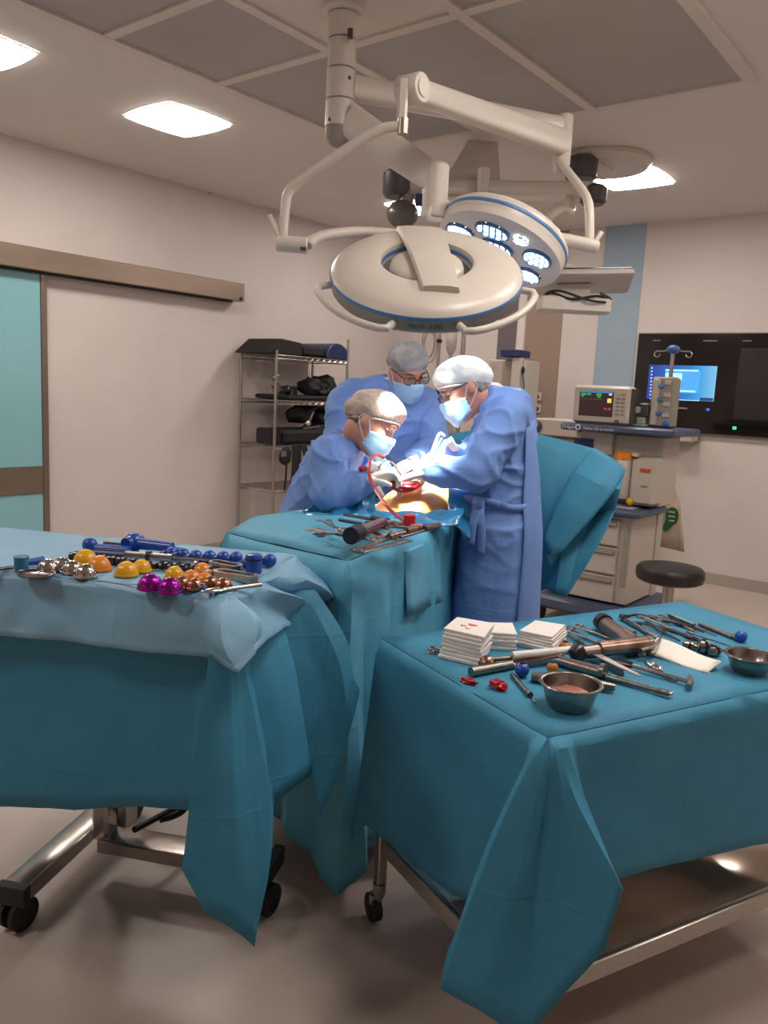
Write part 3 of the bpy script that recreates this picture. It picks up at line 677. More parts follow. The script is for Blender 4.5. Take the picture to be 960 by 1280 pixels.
def oval_arm(p0, p1, h0, h1, w0, w1, n=2, round_ends=True):
    """box-section arm with rounded corners from p0 to p1 (h vertical, w sideways)"""
    p0, p1 = Vector(p0), Vector(p1); d = (p1-p0).normalized(); s = d.cross(Vector((0, 0, 1))).normalized(); u = s.cross(d)
    rs = []
    for k in range(n+1):
        f = k/n; c = p0.lerp(p1, f); h = h0+(h1-h0)*f; w = w0+(w1-w0)*f; ring = []
        for a in range(16):
            an = 2*math.pi*a/16; ca, sa = math.cos(an), math.sin(an)
            ring.append(c+s*(w/2*math.copysign(abs(ca)**.45, ca))+u*(h/2*math.copysign(abs(sa)**.45, sa)))
        rs.append(ring)
    return MB().rings(rs)
M_ledlens = mat('led_lens', '#cfe2f5', .1, var=.3, vscale=90, emit=1.2, ecol='#a9cbee')
M_ledglow = mat('led_glow', '#ffffff', .2, emit=14, ecol='#eaf4ff')
M_ledglow2 = mat('led_glow_soft', '#ffffff', .2, emit=2.2, ecol='#e4f0ff')
M_pod = mat('led_pod_reflector', '#5d7fae', .15, .6, var=.3, vscale=60)

# ---- light 1 (the big one in front, seen from its back)
L1 = pd(533, 338, 2.75)
hz = Vector((-L1.x, -L1.y, 0)).normalized(); tilt = R(33)
n1 = (Vector((0, 0, 1))*math.cos(tilt)+hz*math.sin(tilt)).normalized()
x1 = Vector((-hz.y, hz.x, 0)); x1 = Matrix.Rotation(R(2.2), 3, n1.cross(x1)) @ x1; x1 = (x1-n1*x1.dot(n1)).normalized()
F1 = Matrix((x1, n1.cross(x1), n1)).transposed()
W1 = Matrix.Translation(L1) @ F1.to_4x4()
S1E = pd(515, 112, 2.75); E1 = pz(705, 160, 2.765); E1s = Vector((E1.x, E1.y, 2.70))
G1 = thing('surgical_light', 'large white round surgical light with blue band hanging in front', 'surgical light', L1)
# arms
d_a = (E1-Vector((CX, CY, 2.765))).normalized()
oval_arm(Vector((CX, CY, 2.79))+d_a*.05, Vector((E1.x, E1.y, 2.765))-d_a*.02, .095, .085, .075, .07).build('horizontal_arm', M_white, G1)
MB().lathe([(.034, 2.60), (.04, 2.61), (.04, 2.81), (.034, 2.82)], (E1.x, E1.y, 0), None, 20).build('elbow_joint', M_white, G1)
oval_arm(E1s, S1E, .11, .075, .085, .07, 3).build('spring_arm', M_white, G1)
sd = (S1E-E1s).normalized(); side = sd.cross(Vector((0, 0, 1))).normalized()
MB().lathe([(.046, -.046), (.05, -.04), (.05, .04), (.046, .046)], S1E, axisM(side), 24).build('pivot_disc', M_white, G1)
MB().lathe([(.03, .047), (.03, .050)], S1E, axisM(-side), 20).build('pivot_cap', M_frame, G1)
YB1 = pd(503, 130, 2.73)
MB().box(YB1+Vector((0, 0, .0)), (.036, .05, .165), rz=R(38), ch=.01).build('pivot_block', M_white, G1)
MB().lathe([(.02, 0), (.02, .05)], pd(503, 168, 2.73), None, 14).build('stub', M_steel, G1)
yk = arc([pd(505, 158, 2.73), pd(478, 161, 2.74), pd(440, 182, 2.77), pd(374, 227, 2.82), pd(361, 240, 2.83), pd(357, 256, 2.835), pd(353, 300, 2.84)], 5)
MB().tube(yk, .0175, 12).build('yoke_tube', M_white, G1)
J = [pd(345, 304, 2.84), pd(385, 307, 2.84)]
MB().tube([J[0], J[0].lerp(J[1], .04), J[0].lerp(J[1], .96), J[1]], [.02, .028, .028, .024], 14).build('yoke_joint', M_white, G1)
MB().tube([pd(348, 296, 2.83), pd(342, 282, 2.83), pd(337, 269, 2.83)], [.009, .012, .009], 8).build('brake_lever', M_white, G1)
MB().box(pd(379, 311, 2.81), (.02, .006, .012), rz=R(38)).build('joint_label', M_darkgrey, G1)
MB().tube(arc([J[1], pd(395, 298, 2.86), pd(420, 292, 2.90), pd(455, 290, 2.96), pd(505, 294, 2.98)], 5), [.02]+[.024]*18+[.026]*2, 12, flat=.8).build('cross_arm', M_white, G1)
# head: ring housing
r0, r1 = .328, .155
def lring(prof, m, name, par=G1, seg=64, W=W1):
    rs = [[W @ Vector((r*math.cos(2*math.pi*k/seg), r*math.sin(2*math.pi*k/seg), z)) for k in range(seg)] for r, z in prof]
    return MB().rings(rs, caps=False, close=True).build(name, m, par)
lring([(r1, .02), (r1+.004, .036), (r1+.02, .042), (.24, .036), (.295, .024), (.318, .010), (.328, -.004), (.31, -.006), (r1, -.006)], M_white, 'ring_cover')
lring([(.3305, -.004), (.3315, -.007), (.3315, -.014), (.3305, -.017), (.31, -.017), (.31, -.004)], M_blueband, 'blue_band')
hd = lring([(.329, -.017), (.326, -.055), (.316, -.066), (.30, -.07), (.17, -.066), (r1+.004, -.05), (r1+.002, -.01), (.31, -.008)], M_lampgrey, 'lower_housing')
lring([(r1+.002, .024), (r1-.002, .020), (r1-.002, .010), (r1+.002, .006), (r1+.01, .006), (r1+.01, .024)], M_blueband, 'inner_band')
prof = [(.001, .040), (.07, .039), (.105, .034), (.122, .024), (.128, .008), (.128, -.05), (.11, -.066), (.001, -.068)]
MB().lathe(prof, L1, F1, 40).build('hub', M_white, G1)
rs = []
for k in range(11):
    y = .27-.50*k/10; hgt = .050+.016*math.sin(math.pi*min(1, max(0, (y+.23)/.45)))
    if y > .2: hgt = .054-.25*(y-.2)
    w = .085-.0025*k
    ox = -.035+.0085*k
    rs.append([W1 @ Vector((ox+sx*w, y, hgt+dz)) for sx, dz in ((-1, -.012), (-.93, .004), (-.5, .008), (.5, .008), (.93, .004), (1, -.012), (.8, -.02), (-.8, -.02))])
MB().rings(rs).build('bridge_cover', M_white, G1)
for a0, a1 in ((192, 253), (290, 352)):
    pts = []
    for k in range(13):
        a = R(a0+(a1-a0)*k/12); rr = .378 if 0 < k < 12 else .33
        pts.append(W1 @ Vector((rr*math.cos(a), rr*math.sin(a), -.035)))
    pts.insert(1, W1 @ Vector((.368*math.cos(R(a0+1)), .368*math.sin(R(a0+1)), -.035))); pts.insert(-1, W1 @ Vector((.368*math.cos(R(a1-1)), .368*math.sin(R(a1-1)), -.035)))
    MB().tube(pts, .0125, 10).build('grab_handle', M_white, G1)
# lettering on the rim
for ch, a in zip('Mach LED', [R(262.6+2.35*k) for k in range(8)]):
    if ch == ' ': continue
    rad = Vector((math.cos(a), math.sin(a), 0)); zz_ = Vector((-.09, 0, 1))
    B = Matrix(((-math.sin(a), 0, math.cos(a), .3295*math.cos(a)), (math.cos(a), 0, math.sin(a), .3295*math.sin(a)), (0, 1, 0, -.036), (0, 0, 0, 1)))
    text(ch, None, .021, mat('lamp_lettering', '#4d6379', .5), hd, M=W1 @ B, shear=.2)
for k in range(6):
    a = R(60*k+30); c = W1 @ Vector((.24*math.cos(a), .24*math.sin(a), -.069))
    MB().lathe([(.048, 0), (.05, .006), (.03, .012)], c, axisM(-n1), 18).build('led_pod', M_ledglow, hd)
MB().tube([W1 @ Vector((0, 0, -.066)), W1 @ Vector((0, 0, -.15))], [.016, .02], 12).build('sterile_handle', M_white, G1)

# ---- light 2 (behind, facing the camera side)
L2 = pd(630, 300, 3.35)
dn = Vector((0, 0, -1)); tocam = Vector((-L2.x, -L2.y, 0)).normalized(); rt = Vector((-tocam.y, tocam.x, 0))
n2 = -(dn*1.0+tocam*.34-rt*.36).normalized()          # back side normal
x2 = (rt-n2*rt.dot(n2)).normalized(); F2 = Matrix((x2, n2.cross(x2), n2)).transposed(); W2 = Matrix.Translation(L2) @ F2.to_4x4()
G2 = thing('surgical_light', 'smaller surgical light behind, tilted with its blue-white LED clusters showing', 'surgical light', L2)
def lr2(prof, m, name, par=G2): return lring(prof, m, name, par, 48, W2)
lr2([(.12, .055), (.2, .052), (.255, .04), (.272, .022), (.276, .0), (.272, -.03), (.12, -.03)], M_white, 'ring_cover')
lr2([(.2765, .004), (.2775, .002), (.2775, -.008), (.2765, -.010), (.26, -.010), (.26, .004)], M_blueband, 'blue_band')
hd2 = lr2([(.2725, -.03), (.268, -.054), (.25, -.058), (.001, -.056), (.001, -.03)], M_frame, 'lower_housing')
lr2([(.001, .05), (.12, .05), (.12, -.02), (.001, -.02)], M_white, 'hub')
for k, (u, v, ru, rv) in enumerate(((-.17, -.07, .062, .05), (-.03, -.155, .075, .05), (-.01, -.03, .075, .06), (.165, -.06, .062, .062), (.14, .10, .055, .055), (-.12, .11, .06, .055), (.09, -.16, .03, .03))):
    c = W2 @ Vector((u, v, -.057))
    pod = MB().lathe([(1, 0), (1, .012), (.9, .014), (.86, .004)], (0, 0, 0), None, 20)
    pod.xf(Matrix.Translation(c) @ axisM(-n2, x2).to_4x4() @ Matrix.Diagonal((ru, rv, 1, 1))); po = pod.build('led_pod', M_pod, G2)
    n_led = 5
    for i in range(-2, 3):
        for j in range(-2, 3):
            if i*i+j*j > 5: continue
            uu, vv = u+i*ru*.36, v+j*rv*.36
            MB().lathe([(.0115, 0), (.009, .008), (.003, .011)], W2 @ Vector((uu, vv, -.0605)), axisM(-n2), 6).build('led_lens', M_ledglow2 if (i+j) % 2 else M_ledlens, po)
MB().tube([W2 @ Vector((0, .03, -.05)), W2 @ Vector((0, .03, -.12))], [.016, .02], 12).build('sterile_handle', M_white, G2)
A3 = pd(545, 225, 3.3)
d3 = (A3-Vector((CX, CY, 2.68))).normalized()
oval_arm(Vector((CX, CY, 2.68))+d3*.05, A3-d3*.01, .14, .115, .10, .09, 3).build('horizontal_arm', M_white, G2)
MB().lathe([(.046, -.15), (.052, -.145), (.052, .055), (.04, .065)], A3, None, 22).build('elbow_joint', M_white, G2)
MB().tube(arc([Vector((E1.x, E1.y, 2.585)), pd(700, 200, 3.66), pd(708, 212, 3.6), pd(728, 238, 3.45), pd(735, 252, 3.40), pd(737, 270, 3.37), pd(737, 300, 3.37)], 5), .019, 12).build('yoke_tube', M_white, G2)
MB().lathe([(.03, 2.565), (.036, 2.575), (.036, 2.60), (.03, 2.602)], (E1.x, E1.y, 0), None, 16).build('yoke_collar', M_white, G2)
J2 = [pd(748, 309, 3.36), pd(688, 296, 3.35)]
MB().tube([J2[0], J2[0].lerp(J2[1], .03), J2[0].lerp(J2[1], .65), J2[1]], [.02, .027, .027, .02], 14).build('yoke_joint', M_white, G2)
MB().lathe([(.035, -.03), (.04, -.02), (.04, .02), (.035, .03)], pd(688, 296, 3.34), axisM(J2[1]-J2[0]), 18).build('joint_cap', M_white, G2)
MB().tube([pd(744, 303, 3.36), pd(752, 290, 3.36)], [.009, .012], 8).build('brake_lever', M_white, G2)
MB().tube(arc([pd(552, 275, 3.3), pd(536, 272, 3.28), pd(540, 258, 3.28), pd(560, 253, 3.3)], 5), .0125, 10).build('grab_handle', M_white, G2)
# their beams
def beam(name, loc, watts, ang, rad, parent, tgt=HIP):
    ld = bpy.data.lights.new(name, 'SPOT'); ld.energy = watts; ld.spot_size = R(ang); ld.spot_blend = .7; ld.shadow_soft_size = rad; ld.color = (.95, .98, 1)
    o = bpy.data.objects.new(name, ld); COL.objects.link(o); o.parent = parent
    M = Matrix.Translation(loc) @ (tgt-loc).to_track_quat('-Z', 'Y').to_matrix().to_4x4()
    o.matrix_local = ROOTS[parent.name].inverted() @ M
beam('lamp_beam', W1 @ Vector((0, 0, -.16)), HEAD_WATTS[0], 27, .12, G1)
beam('lamp_beam', W2 @ Vector((0, 0, -.14)), HEAD_WATTS[1], 30, .12, G2)

# ================================================================== second pendant with dark joints and the hanging monitor
P0 = pz(757, 199, ZC)
t = thing('ceiling_pendant', 'pale ceiling pendant with dark grey joints behind the surgical lights', 'ceiling pendant', (P0.x, P0.y, ZC))
MB().lathe([(.30, ZC-.003), (.30, ZC-.03), (.27, ZC-.06), (.10, ZC-.07)], (P0.x, P0.y, 0), None, 32).build('ceiling_cover', M_white, t)
dP = (P0-EYE).dot(AF)
PJ = pd(727, 212, dP-.15); PB = pd(510, 237, dP-.35)
MB().tube([(P0.x, P0.y, ZC-.06), (PJ.x, PJ.y, PJ.z+.05)], .07, 18).build('drop_tube', M_white, t)
MB().lathe([(.09, -.06), (.10, -.05), (.10, .06), (.09, .07)], PJ, None, 24).build('upper_joint', M_darkgrey, t)
MB().lathe([(.065, -.07), (.085, -.05), (.085, .03), (.06, .05)], pd(742, 242, dP-.15), None, 20).build('side_joint', M_darkgrey, t)
oval_arm(pd(735, 238, dP-.15), PB, .10, .10, .12, .12, 2).build('boom', M_white, t)
oval_arm(pd(705, 246, dP-.2), pd(520, 252, dP-.38), .05, .05, .06, .06, 1).build('lower_boom', M_frame, t)
MB().lathe([(.075, -.07), (.09, -.05), (.09, .07), (.07, .085)], pd(497, 232, dP-.36), None, 20).build('end_joint', M_darkgrey, t)
MB().tube([pd(508, 240, dP-.37), pd(507, 262, dP-.37)], .045, 14).build('spindle', M_steel, t)
MB().ell(pd(503, 268, dP-.37), (.10, .10, .085)).build('ball_joint', mat('joint_grey', '#6d6664', .3, .4), t)
MB().box(pd(532, 248, dP-.5), (.05, .12, .2), rz=R(38), ch=.01).build('junction_box', M_white, t)
MB().box(pd(527, 250, dP-.57), (.07, .01, .07), rz=R(38)).build('socket_plate', M_navy, t)
pp = [pd(x, y, dP-.3) for x, y in ((562, 236), (598, 176), (610, 176), (614, 236))]
MB().prism([q-Vector((.04, .05, 0)) for q in pp], (.08, .1, 0)).build('boom_gusset', mat('gusset_taupe', '#c2b7ac', .5), t)
MB().lathe([(.035, -.07), (.035, .07)], pd(604, 226, dP-.42), None, 14).build('gusset_collar', M_white, t)

mc = pd(722, 357, 4.3)
t = thing('suspended_monitor', 'pale flat monitor seen from below, hanging before the blue wall stripe', 'monitor', mc)
tc_ = Vector((-mc.x, -mc.y, 0)).normalized(); rt = Vector((-tc_.y, tc_.x, 0))
un = (Vector((0, 0, -1))*.95+tc_*.10+rt*.03).normalized()
Fm = axisM(un, rt); Wm = Matrix.Translation(mc) @ Fm.to_4x4()
def mbx(c, s, name, m, ch=.008): return MB().box((0, 0, 0), s, ch=ch).xf(Matrix.Translation(Wm @ Vector(c)) @ Fm.to_4x4()).build(name, m, t)
mbx((0, 0, -.02), (.55, .40, .04), 'panel', mat('monitor_back', '#bdb6b2', .4, var=.02), .012)
mbx((0, 0, -.043), (.53, .38, .006), 'screen', M_bglass, .002)
mbx((-.02, .0, .04), (.18, .13, .08), 'mount_block', M_white)
MB().box(pd(717, 382, 4.12), (.36, .12, .075), rz=R(40), ch=.01).build('cable_box', M_white, t)
MB().tube(arc([pd(680, 372, 4.1), pd(690, 366, 4.08), pd(715, 374, 4.05), pd(745, 370, 4.06), pd(763, 374, 4.1), pd(750, 366, 4.12)], 5), .007, 6).build('cable', M_black, t)
MB().tube(arc([pd(678, 378, 4.1), pd(684, 366, 4.1), pd(702, 364, 4.08), pd(735, 375, 4.04), pd(757, 378, 4.06)], 5), .006, 6).build('cable', M_black, t)
hg = pd(717, 262, dP-.2)
MB().tube(arc([pd(716, 248, dP-.18), pd(714, 264, 4.7), pd(700, 262, 4.6), pd(684, 278, 4.5), pd(690, 320, 4.42), mc+Vector((0, 0, .06))], 5), .024, 12).build('suspension_arm', M_white, t)
# ================================================================== draped tables
def nz(p, s=1.0, o=0.0): return noise.noise(Vector(p)*s+Vector((o, o*.7, -o)))
def skirt(cols, rows=12, sub=6, amp=.006, seed=0.0, lip=.014, sharp=True):
    """cols: (top, hem[, belly]) key columns joined by flat facets; a rounded lip at the table edge, soft creases in the cloth"""
    P = []
    for i in range(len(cols)-1):
        for k in range(sub):
            f = k/sub
            g = f
            a, b = cols[i], cols[i+1]
            P.append((Vector(a[0]).lerp(Vector(b[0]), g), Vector(a[1]).lerp(Vector(b[1]), g), (a[2] if len(a) > 2 else 0)*(1-g)+(b[2] if len(b) > 2 else 0)*g))
    P.append((Vector(cols[-1][0]), Vector(cols[-1][1]), cols[-1][2] if len(cols[-1]) > 2 else 0))
    grid = []
    for r in range(rows+1):
        t = r/rows; row = []
        for j, (a, b, be) in enumerate(P):
            q = P[min(j+1, len(P)-1)][0]-P[max(j-1, 0)][0]
            if q.length < 1e-5: q = P[min(j+1, len(P)-1)][1]-P[max(j-1, 0)][1]
            n = Vector((q.y, -q.x, 0)); n = n.normalized() if n.length > 1e-6 else Vector((0, 0, 0))
            p = a.lerp(b, t)+n*(be*math.sin(math.pi*min(1, t*1.1)))
            w = min(1, t*4)
            p += n*(amp*w*(nz(p, 5, seed)+.6*nz(p, 13, seed+3)))
            if 0 < r < rows: p += n*lip*max(0, 1-t*3)
            row.append(p)
        grid.append(row)
    return grid
def grid_add(mb, g): mb.grid(g)
def sheet(name, m, parent, grids, tops=(), solid=.003, smooth=28, sub=0):
    mb = MB()
    for g in grids: mb.grid(g)
    for tp in tops: mb.grid(tp)
    o = mb.build(name, m, parent, smooth=smooth)
    bm = bmesh.new(); bm.from_mesh(o.data); bmesh.ops.remove_doubles(bm, verts=bm.verts[:], dist=.0008); bmesh.ops.recalc_face_normals(bm, faces=bm.faces[:]); bm.to_mesh(o.data); bm.free()
    o.data.polygons.foreach_set('use_smooth', [True]*len(o.data.polygons)); o.data.set_sharp_from_angle(angle=R(smooth))
    md = o.modifiers.new('s', 'SOLIDIFY'); md.thickness = solid; md.offset = 1
    return o
def topgrid(a, b, c, d, z, n=10, m=8, amp=.002, seed=0, bump=None):
    """flat top a-b-c-d"""
    g = []
    for j in range(m+1):
        row = []
        for i in range(n+1):
            p = Vector(a).lerp(Vector(b), i/n).lerp(Vector(d).lerp(Vector(c), i/n), j/m); p = Vector((p.x, p.y, (z if z is not None else p.z)))
            e = 1 if 0 < i < n and 0 < j < m else 0
            p.z += e*amp*nz(p, 9, seed)
            row.append(p)
        g.append(row)
    return g

# ------------------------------------------------------------------ right instrument table (wheeled steel trolley)
ZR = .86
rb = pz(685, 925, ZR); ra = pz(478, 800, ZR)
U = (ra-rb); RW = U.length; U.normalize(); Vv = Vector((-U.y, U.x, 0));
if Vv.y < 0: Vv = -Vv
RL = 1.20
rc = rb+Vv*RL; rd = ra+Vv*RL
TR = thing('instrument_trolley', 'wheeled steel instrument trolley with a mirror-like lower shelf, in front right', 'trolley', (rb+rc+ra+rd)/4*1.0)
TR.location.z = 0; ROOTS[TR.name] = Matrix.Translation(Vector(((rb+rc+ra+rd)/4).xy.to_3d()))
ins = .02
cor = [rb+U*ins+Vv*ins, rc+U*ins-Vv*ins, rd-U*ins-Vv*ins, ra-U*ins+Vv*ins]
fr = axisM((0, 0, 1), U)
def tb(c, s, name, m, par=TR, ch=.004): return MB().box((0, 0, 0), s, ch=ch).xf(Matrix.Translation(Vector(c)) @ fr.to_4x4()).build(name, m, par)
cen = (rb+rc+ra+rd)/4
tb((cen.x, cen.y, ZR-.018), (RW-.03, RL-.03, .02), 'table_top', mat('tabletop_lightened', '#d8ccc2', .4, .1, var=.05))  # near-matt pale colour stands in for floor light the steel would bounce
M_mirror = mat('polished_shelf', '#c9b7a8', .12, .7, var=.04, vscale=3)  # tan in the base colour stands in for the reflected tabletop underside
SHZ = .265
tb((cen.x, cen.y, SHZ-.006), (RW-.07, RL-.07, .012), 'lower_shelf', M_mirror)
for a_, b_ in ((0, 1), (1, 2), (2, 3), (3, 0)):
    p, q = cor[a_], cor[b_]; mid = (p+q)/2; d = q-p; L = d.length
    MB().box((0, 0, 0), (L-.03, .02, .05), ch=.003).xf(Matrix.Translation(Vector((mid.x, mid.y, SHZ-.01))) @ Matrix.Rotation(math.atan2(d.y, d.x), 4, 'Z')).build('shelf_rail', M_steel, TR)
    MB().box((0, 0, 0), (L-.03, .02, .04), ch=.003).xf(Matrix.Translation(Vector((mid.x, mid.y, ZR-.05))) @ Matrix.Rotation(math.atan2(d.y, d.x), 4, 'Z')).build('top_rail', M_steel, TR)
for p in cor:
    leg = tb((p.x, p.y, (ZR-.03+.13)/2), (.03, .03, ZR-.03-.13), 'leg', M_steel)
    tb((p.x, p.y, SHZ+.03), (.036, .036, .01), 'leg_collar', M_satin)
    MB().lathe([(.015, .085), (.02, .10), (.02, .13)], (p.x, p.y, 0), None, 12).build('castor_stem', M_chrome, leg)
    MB().box((p.x-.012, p.y, .075), (.036, .03, .04), rz=.4, ch=.006).build('castor_fork', M_chrome, leg)
    MB().lathe([(.03, -.014), (.042, -.01), (.042, .01), (.03, .014)], (p.x-.02, p.y+.002, .043), axisM((.4, .9, 0)), 18).build('castor_wheel', M_rubber, leg)
# drape of the right table
nL = -Vv; nR = -U                       # outward normals of the two faces in view
def onL(x, y, o=.01): return pplane(x, y, rb+nL*o, nL)
def onR(x, y, o=.01): return pplane(x, y, rb+nR*o, nR)
tcz = Vector((-rb.x, -rb.y, 0)).normalized()
def onC(x, y, o): return pplane(x, y, rb+tcz*o, tcz)
zr = ZR+.003
def T_(p): return Vector((p.x, p.y, zr))
rbT, raT, rcT, rdT = T_(rb), T_(ra), T_(rc), T_(rd)
cols = [(rdT, rdT+Vector((0, 0, -.26))+U*.03), (raT+Vv*.6, raT+Vv*.6+U*.03+Vector((0, 0, -.28))), (raT+Vv*.12, raT+Vv*.12+U*.05+Vector((0, 0, -.36))),
        (raT, onL(440, 1052, .03), .01), (raT-U*.01, onL(457, 1031, .02), .0), (raT-U*.2, onL(515, 1078, .0), .0), (raT-U*.42, onL(566, 1118, .01), -.01),
        (rbT+U*.10, onL(606, 1128, .015), .0), (rbT+U*.035, onL(612, 1120, .03)), (rbT+U*.012, onC(560, 1192, .10), .02), (rbT+U*.004, onC(549, 1236, .15), .02), (rbT, onC(597, 1262, .17), .015),
        (rbT, onC(655, 1296, .16), .0), (rbT+Vv*.002, onC(692, 1256, .15), .0), (rbT+Vv*.004, onC(757, 1185, .14), -.01), (rbT+Vv*.012, onC(777, 1112, .12), -.02), (rbT+Vv*.03, onC(773, 1106, .06), 0), (rbT+Vv*.06, onR(748, 1102, .012)),
        (rbT+Vv*.28, onR(840, 1080, .012)), (rbT+Vv*.5, onR(960, 1052, .015)), (rbT+Vv*.8, onR(960, 1052, .015)+Vv*.33+Vector((0, 0, .01))), (rcT, onR(960, 1052, .015)+Vv*.72-Vector((0, 0, .05))),
        (rcT, rcT+Vv*.10-U*.05+Vector((0, 0, -.4))), (rcT+U*.05, rcT+U*.1+Vv*.03+Vector((0, 0, -.28))), (rdT, rdT+Vv*.04+Vector((0, 0, -.26)))]
g = skirt(cols, 14, 6, .007, 2.0)
DR = sheet('table_drape', M_drape, None, [g], [topgrid(rbT, rcT, rdT, raT, zr, 14, 10, .0015, 4)])
tag(DR, 'teal drape covering the right instrument trolley, its corner hanging low in front', 'drape')

# ------------------------------------------------------------------ left instrument table (T-base)
ZL = 1.05
la = pz(0, 718, ZL); lb0 = pz(225, 742, ZL)
E_ = (lb0-la).normalized(); Nn = Vector((-E_.y, E_.x, 0))       # E along the front edge, N away
LW = .47
fR = la+E_*.60; bR = fR+Nn*LW; fL = la-E_*.42; bL = fL+Nn*LW
TL = thing('overbed_instrument_table', 'steel T-base instrument table on twin castors at the left', 'table', (0, 0, 0), M=Matrix.Translation(Vector(((la+E_*.1+Nn*.25).x, (la+E_*.1+Nn*.25).y, 0))))
angE = math.atan2(E_.y, E_.x)
def lbx(c, s, name, m, par=TL, ch=.004): return MB().box(c, s, rz=angE, ch=ch).build(name, m, par)
lc = (fR+fL+bR+bL)/4
lbx((lc.x, lc.y, ZL-.016), (1.0, LW-.02, .022), 'table_top', M_steel)
wA = pz(28, 1140, 0); wB = pz(332, 1128, 0); wC = pz(152, 1020, 0)
# bar between A and C, stem to B
eA = pz(22, 1112, .115); eC = eA+Nn*.62
eA = Vector((eA.x, eA.y, 0)); eC = Vector((eC.x, eC.y, 0))
bw = .085
mid = (eA+eC)/2
MB().box((mid.x, mid.y, .115), ((eC-eA).length+.04, bw, .05), rz=math.atan2((eC-eA).y, (eC-eA).x), ch=.005).build('base_bar', M_steel, TL)
for e in (eA, eC):
    MB().box((e.x-Nn.x*.02*(1 if e == eA else -1), e.y-Nn.y*.02*(1 if e == eA else -1), .115), (.03, bw+.004, .054), rz=math.atan2((eC-eA).y, (eC-eA).x)).build('bar_end_cap', M_black, TL)
colb = eA+Nn*.30+E_*.09
stemE = colb+E_*.55
sm_ = (colb+stemE)/2
MB().box((sm_.x, sm_.y, .115), (.55, .10, .045), rz=angE, ch=.005).build('base_stem', M_steel, TL)
MB().box((stemE.x, stemE.y, .115), (.03, .16, .054), rz=angE).build('stem_end_cap', M_black, TL)
MB().box((colb.x, colb.y, .56), (.055, .075, .88), rz=angE, ch=.012).build('column', M_chrome, TL)
MB().box((colb.x+E_.x*.075, colb.y+E_.y*.075, .60), (.05, .06, .86), rz=angE, ch=.012).build('column', M_chrome, TL)
for e, dr in ((eA, Vector((1, .25, 0))), (eC, Vector((1, .5, 0))), (stemE+Nn*-.05, Vector((1, .2, 0)))):
    for s in (-1, 1):
        dv = dr.normalized()
        MB().lathe([(.03, -.012), (.048, -.008), (.048, .008), (.03, .012)], (e.x+dv.x*.02*s, e.y+dv.y*.02*s, .049), axisM(dv), 20).build('castor_wheel', M_rubber, TL)
    MB().tube([(e.x, e.y, .05), (e.x, e.y, .095)], .014, 10).build('castor_stem', M_black, TL)
pdl = [pz(140, 1012, .16), pz(190, 1010, .10)]
MB().tube([pz(142, 1016, .18), pz(168, 1010, .18)], .01, 8).build('pedal_rod', M_chrome, TL)
MB().tube(arc([pz(200, 1024, .10), pz(215, 1020, .11), pz(228, 1013, .12), pz(234, 1002, .14)], 4), .013, 8).build('pedal', M_rubber, TL)
MB().tube([pz(234, 1002, .14), Vector((colb.x+E_.x*.1, colb.y+E_.y*.1, .16))], .01, 8).build('pedal_link', M_rubber, TL)
# teal under-drape
zl = ZL+.003
def L_(p): return Vector((p.x, p.y, zl))
fRT, bRT, fLT, bLT = L_(fR), L_(bR), L_(fL), L_(bL)
def onF(x, y, o=.01): return pplane(x, y, fR-Nn*o, Nn)
def onE(x, y, o=.01): return pplane(x, y, fR+E_*o, E_)
tcl = Vector((-fR.x, -fR.y, 0)).normalized()
def onCl(x, y, o): return pplane(x, y, fR+tcl*o, tcl)
cols = [(bLT, bLT+Vector((0, 0, -.5))), (fLT, fLT-Nn*.03+Vector((0, 0, -.52))), (la+Vector((0, 0, .003)), onF(0, 1008, .02)), (L_(la+E_*.2), onF(95, 1011, .02), .006), (L_(la+E_*.38), onF(178, 1008, .02)), (L_(la+E_*.52), onF(243, 1013, .03), .0),
        (fRT-E_*.03, onF(256, 1012, .05)), (fRT-E_*.004, onCl(228, 1086, .13), .03), (fRT, onCl(258, 1138, .16), .03), (fRT, onCl(300, 1168, .17), .02), (fRT, onCl(319, 1184, .17), .01), (fRT+Nn*.002, onCl(334, 1100, .13), 0), (fRT+Nn*.01, onCl(340, 1006, .08)),
        (fRT+Nn*.05, pd(343, 1003, 2.02)), (fRT+Nn*.12, pd(366, 985, 2.05), .01), (fRT+Nn*.26, pd(388, 970, 2.10), .02), (fRT+Nn*.27, pd(390, 962, 2.14), .0), (fRT+Nn*.29, pd(402, 1020, 2.16), .0), (fRT+Nn*.33, pd(428, 950, 2.18), .02), (fRT+Nn*.36, pd(440, 900, 2.18), .05), (fRT+Nn*.40, pd(448, 862, 2.20), .06), (bRT-Nn*.02, pd(444, 880, 2.25), .05), (bRT, bRT+Nn*.02+Vector((0, 0, -.5))), (bRT-E_*.5, bRT-E_*.5+Nn*.02+Vector((0, 0, -.5))), (bLT, bLT+Vector((0, 0, -.5)))]
g = skirt(cols, 14, 6, .008, 5.0)
DL = sheet('table_drape', M_drape, None, [g], [topgrid(fLT, fRT, bRT, bLT, zl, 12, 8, .001, 2)])
tag(DL, 'dark teal drape hanging to a low point at the corner of the left table', 'drape')
